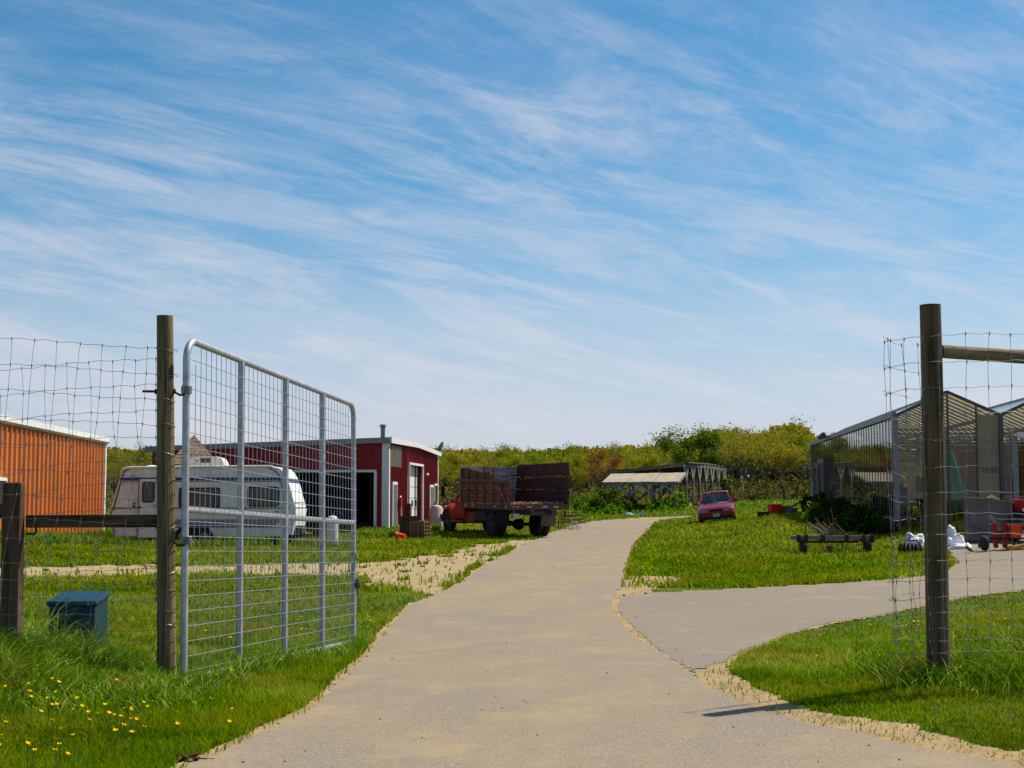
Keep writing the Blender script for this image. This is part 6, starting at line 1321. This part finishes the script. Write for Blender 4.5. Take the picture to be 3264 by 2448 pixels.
lump('white_sack', 3035, 1710, 37.0, .46, 'tall crumpled white plastic sheeting right of the thick right post', m_bagw, 'plastic sack', 8, (.85, .7, 1.45), spikes=.42)
lump('white_sack', 3062, 1725, 36.6, .36, 'flat spread of white plastic sheeting on the paving in front of the grey bin', m_bagw, 'plastic sack', 12, (1.1, .8, .5), spikes=.42)
# disc gang
q = W(2902, 1722, 36); root = empty('disc_harrow', (q.x, 36, G(q.x, 36)), 0, 'dark red gang of rusty discs in front of the white plastic sacks', 'disc harrow')
for i in range(6): MB().lathe([(.01, -.015), (.10, -.012), (.145, .01), (.10, 0), (.01, 0)], (-.27 + i * .105, .02 * i, .13), 18, axis='x').build('disc', m_rust, root, True)
m = MB(); m.tube([(-.33, 0, .13), (.36, .1, .13)], .018, 8); m.tube([(-.15, 0, .15), (-.1, .1, .35), (.2, .1, .35), (.25, 0, .15)], .02, 8); m.tube([(-.2, 0, .2), (-.42, 0, .55)], .012, 6); m.build('axle', m_rust, root, True)
# grey bin
q = W(3150, 1690, 38.5); gz = G(q.x, 38.5); root = empty('grey_bin', (q.x, 38.5, gz), R(-4), 'large grey brown boxy bin before the greenhouse gable, behind the red implement', 'bin'); h = W(0, 1590, 38.5).z - gz
m = MB(); m.prism([(-.55, 0), (.55, 0), (.55, h - .10), (-.55, h + .04)], -.4, .4); m.build('bin_body', m_greybox, root, False, .02)
m = MB(); m.beam((-.58, -.41, h + .05), (.58, -.41, h - .09), .04, .05); m.add([(-.1, -.3, h - .0), (.32, -.3, h - .05), (.05, -.2, h + .12), (.0, .2, h + .02)], [(0, 1, 2), (1, 3, 2), (0, 2, 3)], 0); m.build('rim', m_pole, root)
# red planter implement
q = W(3180, 1735, 35.5); gz = G(q.x, 35.5); root = empty('red_planter', (q.x, 35.5, gz), 0, 'red farm planter with silver bars and black wheel at the right edge', 'farm implement')
m = MB(); x = (3132 - 3180) / F * 35.5; r = .19; m.lathe([(.08, -.06), (r - .02, -.065), (r, -.03), (r, .03), (r - .02, .065), (.08, .06)], (x, -.15, r), 22, axis='x'); w_ = m.build('wheel', m_rubber, root, True); MB().lathe([(.08, -.02), (.08, .02)], (x, -.15, r), 12, axis='x').build('rim', m_rust, w_)
for dz, ln in ((.78, 1.6), (.66, 1.5), (.55, 1.4)): MB().box((ln / 2 - .15, .1, dz), (ln, .04, .04)).build('bar', m_greysteel, root)
m = MB(); m.beam((-.12, .1, .86), (.1, .1, .5), .06, .06); m.build('end_bar', m_greysteel, root)
for x in (-.03, .2, .75): MB().box((x, .05, .38), (.10, .12, .62), taper=.9).build('red_leg', m_redline, root, False, .01)
m = MB(); m.tube([(-.6, .2, .62), (-.1, 0, .42), (.5, 0, .40)], .018, 6); m.tube([(-.4, 0, .3), (.9, 0, .3)], .025, 6); m.tube([(.25, -.1, .55), (.55, -.2, .1)], .02, 6); m.tube([(.6, -.1, .6), (.95, -.2, .1)], .02, 6); m.tube([(.18, .1, .8), (.35, .1, .95), (.42, .1, .8)], .02, 6); m.build('linkage', m_rust, root, True)
for i in range(7): m = MB(); m.lathe([(.01, -.01), (.09, 0), (.01, .01)], (-.35 + i * .22, .35, .13), 14, axis='x'); m.build('disc', m_rust, root, True)
m = MB(); m.lathe([(.13, 0), (.17, .28), (.19, .3)], (.42, -.05, .33), 20); m.build('hopper', m_orange, root, True); m = MB(); m.lathe([(.12, 0), (.15, .25), (.17, .27)], (.82, .0, .28), 20); m.build('hopper', m_orange, root, True)
m = MB(); m.box((.4, -.25, .10), (.55, .2, .10), rot=(0, R(-12), R(8))); m.build('shoe', m_yellow, root, False, .02)
q = W(3245, 1640, 38); root = empty('red_tractor', (q.x + .1, 38, G(q.x, 38)), 0, 'small red tractor partly in frame at the right edge, behind the planter', 'tractor')
m = MB(); m.box((0.1, 0, .95), (.5, 1.2, .35)); m.build('hood', m_redline, root, False, .05); m = MB(); m.box((.1, .2, .68), (.6, 1.4, .2)); m.build('chassis', m_black, root, False, .02)
for s in (-1, 1): MB().lathe([(.15, -.09), (.32, -.1), (.36, 0), (.32, .1), (.15, .09)], (.1 + s * .42, -.3, .36), 22, axis='x').build('wheel', m_rubber, root, True)
m = MB(); m.box((-.15, -.65, .85), (.1, .05, .08)); m.build('headlight', m_white, root)
# rusty harrow frames and white bicycle behind the truck
q = W(1812, 1630, 60); root = empty('rusty_harrow', (q.x, 60, G(q.x, 60)), R(10), 'tangled rusty harrow frame in the grass behind the truck bed', 'farm implement'); m = MB(); rr = random.Random(5)
for i in range(7): z = .25 + .07 * i; m.tube([(-.5 + rr.uniform(-.1, .1), rr.uniform(-.4, .4), z), (.55 + rr.uniform(-.1, .1), rr.uniform(-.4, .4), z + rr.uniform(-.12, .12))], .018, 6)
for i in range(10): x = -.45 + i * .1; m.tube([(x, -.4, .2), (x + rr.uniform(-.05, .05), .4, .65)], .014, 5)
m.tube([(-.5, -.3, 0), (-.5, -.3, .4)], .02, 6); m.tube([(.2, 0, .2), (.9, .4, .55)], .03, 6); m.build('frame', m_rust, root)
q = W(1832, 1655, 59); root = empty('small_bicycle', (q.x, 59, G(q.x, 59)), R(15), "child's white bicycle standing in the grass right of the truck", 'bicycle')
for x in (-.17, .17): m = MB(); pts = [(x + .10 * math.cos(t), 0, .11 + .10 * math.sin(t)) for t in [i * math.pi / 9 for i in range(18)]]; m.tube(pts, .018, 6, closed=True); [m.tube([(x, 0, .11), (x + .1 * math.cos(t), 0, .11 + .1 * math.sin(t))], .004, 4) for t in (0, 1.05, 2.1, 3.14, 4.2, 5.2)]; m.build('wheel', m_white, root, True)
m = MB(); m.tube([(.17, 0, .11), (.08, 0, .26), (-.10, 0, .34), (-.17, 0, .11), (-.02, 0, .12), (.08, 0, .26)], .016, 6); m.tube([(-.10, 0, .34), (-.13, 0, .42)], .014, 6); m.build('frame', m_white, root, True)
MB().tube([(-.17, -.14, .46), (-.13, 0, .42), (-.17, .14, .46)], .013, 6).build('handlebar', m_chrome, root, True); MB().box((.09, 0, .32), (.14, .07, .035)).build('saddle', m_white, root, False, .01)
m = MB(); m.tube([(.08, 0, .26), (.09, 0, .32)], .012, 6); m.build('seat_post', m_chrome, root)

# ------------------------------------------------------------------ buttercups
m_pet = pm('petal', (.90, .62, .004), (.85, .50, .004), 20, .7, spec=0); m_stem = pm('stem_green', (.06, .12, .01), None, 20, .6)
def make_buttercup():
    root = empty('buttercup', (0, 0, 0)); m = MB(); m.tube([(0, 0, 0), (.004, .002, .5), (0, 0, 1)], [.0016, .0015, .0013], 4, cap=False); st = m.build('stem', m_stem, root)
    m = MB(); 
    for i in range(5):
        a = R(72 * i); c, s = math.cos(a), math.sin(a); c2, s2 = math.cos(a + .6), math.sin(a + .6); c3, s3 = math.cos(a - .6), math.sin(a - .6)
        m.add([(0, 0, 0), (.011 * c3, .011 * s3, .006), (.017 * c, .017 * s, .012), (.011 * c2, .011 * s2, .006)], [(0, 1, 2, 3)])
    m.lathe([(.004, 0), (.005, .004), (.002, .006)], n=6); b = m.build('blossom', m_pet, root); b.location = (0, 0, 1); return root
bc0 = make_buttercup(); used_b = [False]
def flower(px, py, h, label, group, dy=0):
    x, y = ground_at(px, py + h * F / 9.0); y += dy; z = G(x, y)
    if int(classify(np.array([x]), np.array([y]))[0]) != 0: return
    r_ = copy_tree(bc0) if used_b[0] else bc0; used_b[0] = True; r_.location = (x, y, z); r_.scale = (1, 1, 1)
    for c in r_.children:
        if c.name.startswith('stem'): c.scale = (1, 1, h)
        else: c.location = (0, 0, h); k = random.uniform(.65, 1.0) * (1 if y < 14 else 1.35); c.scale = (k, k, k); c.rotation_euler = (random.uniform(-.5, .5), random.uniform(-.5, .5), random.random() * 6)
    tag(r_, label, 'flower', group)
pts = [(165, 413), (185, 427), (162, 441), (110, 424), (98, 441), (55, 441), (36, 449), (15, 443), (90, 433), (93, 463), (96, 483), (150, 487), (152, 483), (163, 513), (179, 513), (230, 457), (245, 488), (283, 500), (238, 517), (257, 519), (233, 529), (280, 540), (281, 549), (332, 513), (352, 527), (337, 554), (395, 527), (372, 539), (345, 545), (365, 551), (382, 557), (417, 525), (417, 530), (423, 556), (415, 567), (435, 567), (281, 572), (255, 584), (391, 592), (359, 599), (365, 612), (418, 619), (470, 519), (232, 629), (175, 645), (84, 645), (100, 648), (97, 656), (82, 662), (170, 688), (107, 688), (618, 506)]
for x, y in pts: flower(x, 1750 + y, .20, 'yellow buttercup in the long grass at the lower left of the photograph', 'buttercups at the lower left')
for x, y in [(798, 2060), (810, 2060), (824, 2060), (892, 2090), (1062, 2040), (960, 1964), (961, 1978), (1008, 1972), (1018, 1980), (977, 1979), (1052, 1988), (1066, 1991), (1097, 1987), (720, 1890), (736, 1893), (764, 1892), (810, 1914), (839, 1909), (847, 1920), (905, 1941), (620, 1860), (652, 1862), (1000, 1902), (1008, 1905), (1180, 1935), (1203, 1930), (1210, 1941), (1180, 1950), (1222, 1962), (1173, 1970), (1205, 1988), (1303, 1911), (1232, 1915)]:
    flower(x, y, .12, 'yellow buttercup in the grass behind and beside the tube gate', 'buttercups around the gate')
for x, y in [(2776, 1979), (2782, 2028), (2805, 2070), (2804, 2086), (2788, 2102), (2893, 1980), (2913, 1968), (2928, 1968), (2929, 1980), (3042, 1967), (3110, 1936), (3135, 1971), (3149, 1973), (3170, 1980), (3207, 1959), (3184, 1962), (3105, 2202), (3057, 2211), (2585, 2030), (2605, 2068), (2606, 2086), (2670, 1993), (2646, 2098)]:
    flower(x, y, .07, 'yellow buttercup in the short grass of the right hand verge', 'buttercups on the right verge')

for i in range(46): flower(random.uniform(-20, 760), random.uniform(2130, 2430), random.uniform(.10, .22), 'yellow buttercup in the long grass at the lower left of the photograph', 'buttercups at the lower left')
for i in range(26): flower(random.uniform(620, 1280), random.uniform(1860, 2040), .12, 'yellow buttercup in the grass behind and beside the tube gate', 'buttercups around the gate')
# ------------------------------------------------------------------ birds
def bird(px, py, Y, s, rz, roll, label, name='swallow'):
    q = W(px, py, Y); root = empty(name, q, rz, label, 'bird', rot=(roll, 0, rz)); m = MB()
    m.lathe([(.002, -.5), (.03, -.42), (.07, -.2), (.085, .05), (.07, .22), (.05, .30), (.045, .38), (.02, .45), (.002, .5)], (0, 0, 0), 10, axis='y')
    for sd_ in (-1, 1):
        m.add([(sd_ * .05, .18, .02), (sd_ * .35, .22, .10), (sd_ * .95, -.12, .16), (sd_ * .4, .0, .08), (sd_ * .05, -.08, .02), (sd_ * .05, .16, 0), (sd_ * .35, .2, .08), (sd_ * .4, .0, .06), (sd_ * .05, -.08, 0)], [(0, 1, 3, 4), (1, 2, 3), (5, 8, 7, 6), (6, 7, 2), (0, 5, 6, 1), (3, 7, 8, 4)])
        m.add([(sd_ * .02, -.45, 0), (sd_ * .05, -.42, 0), (sd_ * .16, -.85, 0), (sd_ * .03, -.6, .01)], [(0, 1, 2, 3)])
    m.v = [(a * s, b * s, c * s) for a, b, c in m.v]; m.build('body', m_black, root, True)
bird(1863, 579, 60, .085, R(40), R(35), 'tiny dark swallow, the higher of two flying in the blue sky')
bird(1839, 837, 60, .085, R(-50), R(25), 'tiny dark swallow, the lower of two flying in the blue sky')
q = Vector((*ground_at(3092, 1765), 0)); root = empty('robin', (q.x, q.y, G(q.x, q.y) + .012), R(180), 'small brown bird standing on the sandy edge of the side road', 'bird')
m = MB(); m.lathe([(.003, -.11), (.02, -.07), (.042, -.01), (.045, .03), (.03, .07), (.012, .085)], (0, 0, 0), 12, axis='x'); m.v = [(x, y, z + .09 + x * .5) for x, y, z in m.v]; m.lathe([(.004, .12), (.024, .135), (.028, .155), (.018, .178), (.003, .185)], (.065, 0, 0), 10); m.tube([(.088, 0, .155), (.11, 0, .152)], [.006, .001], 5); [m.tube([(0, s * .015, .07), (.005, s * .018, 0)], .003, 4) for s in (-1, 1)]; m.build('body', pm('robin_brown', (.12, .05, .03), (.05, .035, .03), 20, .8), root, True)
# dead leaf clump at the sandy edge
q = ground_at(590, 2432); root = empty('dead_leaf_clump', (q[0], q[1], G(*q) + .01), 0, 'curled brown dead leaves on the sandy road edge at the bottom left', 'leaves'); m = MB(); rr = random.Random(9)
for i in range(26):
    c = Vector((rr.gauss(0, .045), rr.gauss(0, .025), rr.uniform(0, .03))); a = Vector((rr.uniform(-1, 1), rr.uniform(-1, 1), rr.uniform(-.3, .6))).normalized() * .03; b_ = a.cross(Vector((rr.uniform(-1, 1), rr.uniform(-1, 1), 1))).normalized() * .012
    m.add([c - a, c - b_, c + a, c + b_], [(0, 1, 2, 3)])
for i in range(5): c = Vector((rr.gauss(0, .06), rr.gauss(0, .03), .01)); m.tube([c, c + Vector((-.1, -.02, .01))], .002, 4)
tag(m.build('leaves', pm('dead_leaf', (.16, .06, .03), (.08, .03, .02), 30, .8), root), kind='stuff')
# drop prototype trees that were never placed
for k, l in KINDS.items():
    for i, t in enumerate(l):
        if (k, i) not in protos_used:
            for c in list(t.children): bpy.data.objects.remove(c)
            bpy.data.objects.remove(t)

# crumbs of dirt, leaf and gravel scattered over the paving
m = MB(); rr = random.Random(21)
for i in range(150):
    Yc = 1 / rr.uniform(1 / 34, 1 / 6.6); xc_ = rr.uniform(-.34, .40) * Yc
    if int(classify(np.array([xc_]), np.array([Yc]))[0]) not in (1, 2): continue
    r_ = rr.uniform(.002, .008) * (Yc / 9) ** .5; m.box((xc_, Yc, G(xc_, Yc) + .012 + r_ * .3), (r_ * rr.uniform(1, 2.4), r_ * 1.4, r_ * .8), rot=(rr.uniform(-.5, .5), rr.uniform(-.5, .5), rr.random() * 3))
tag(m.build('dirt_crumbs', pm('crumb', (.09, .06, .035), (.22, .18, .12), 3, .9)), kind='stuff')
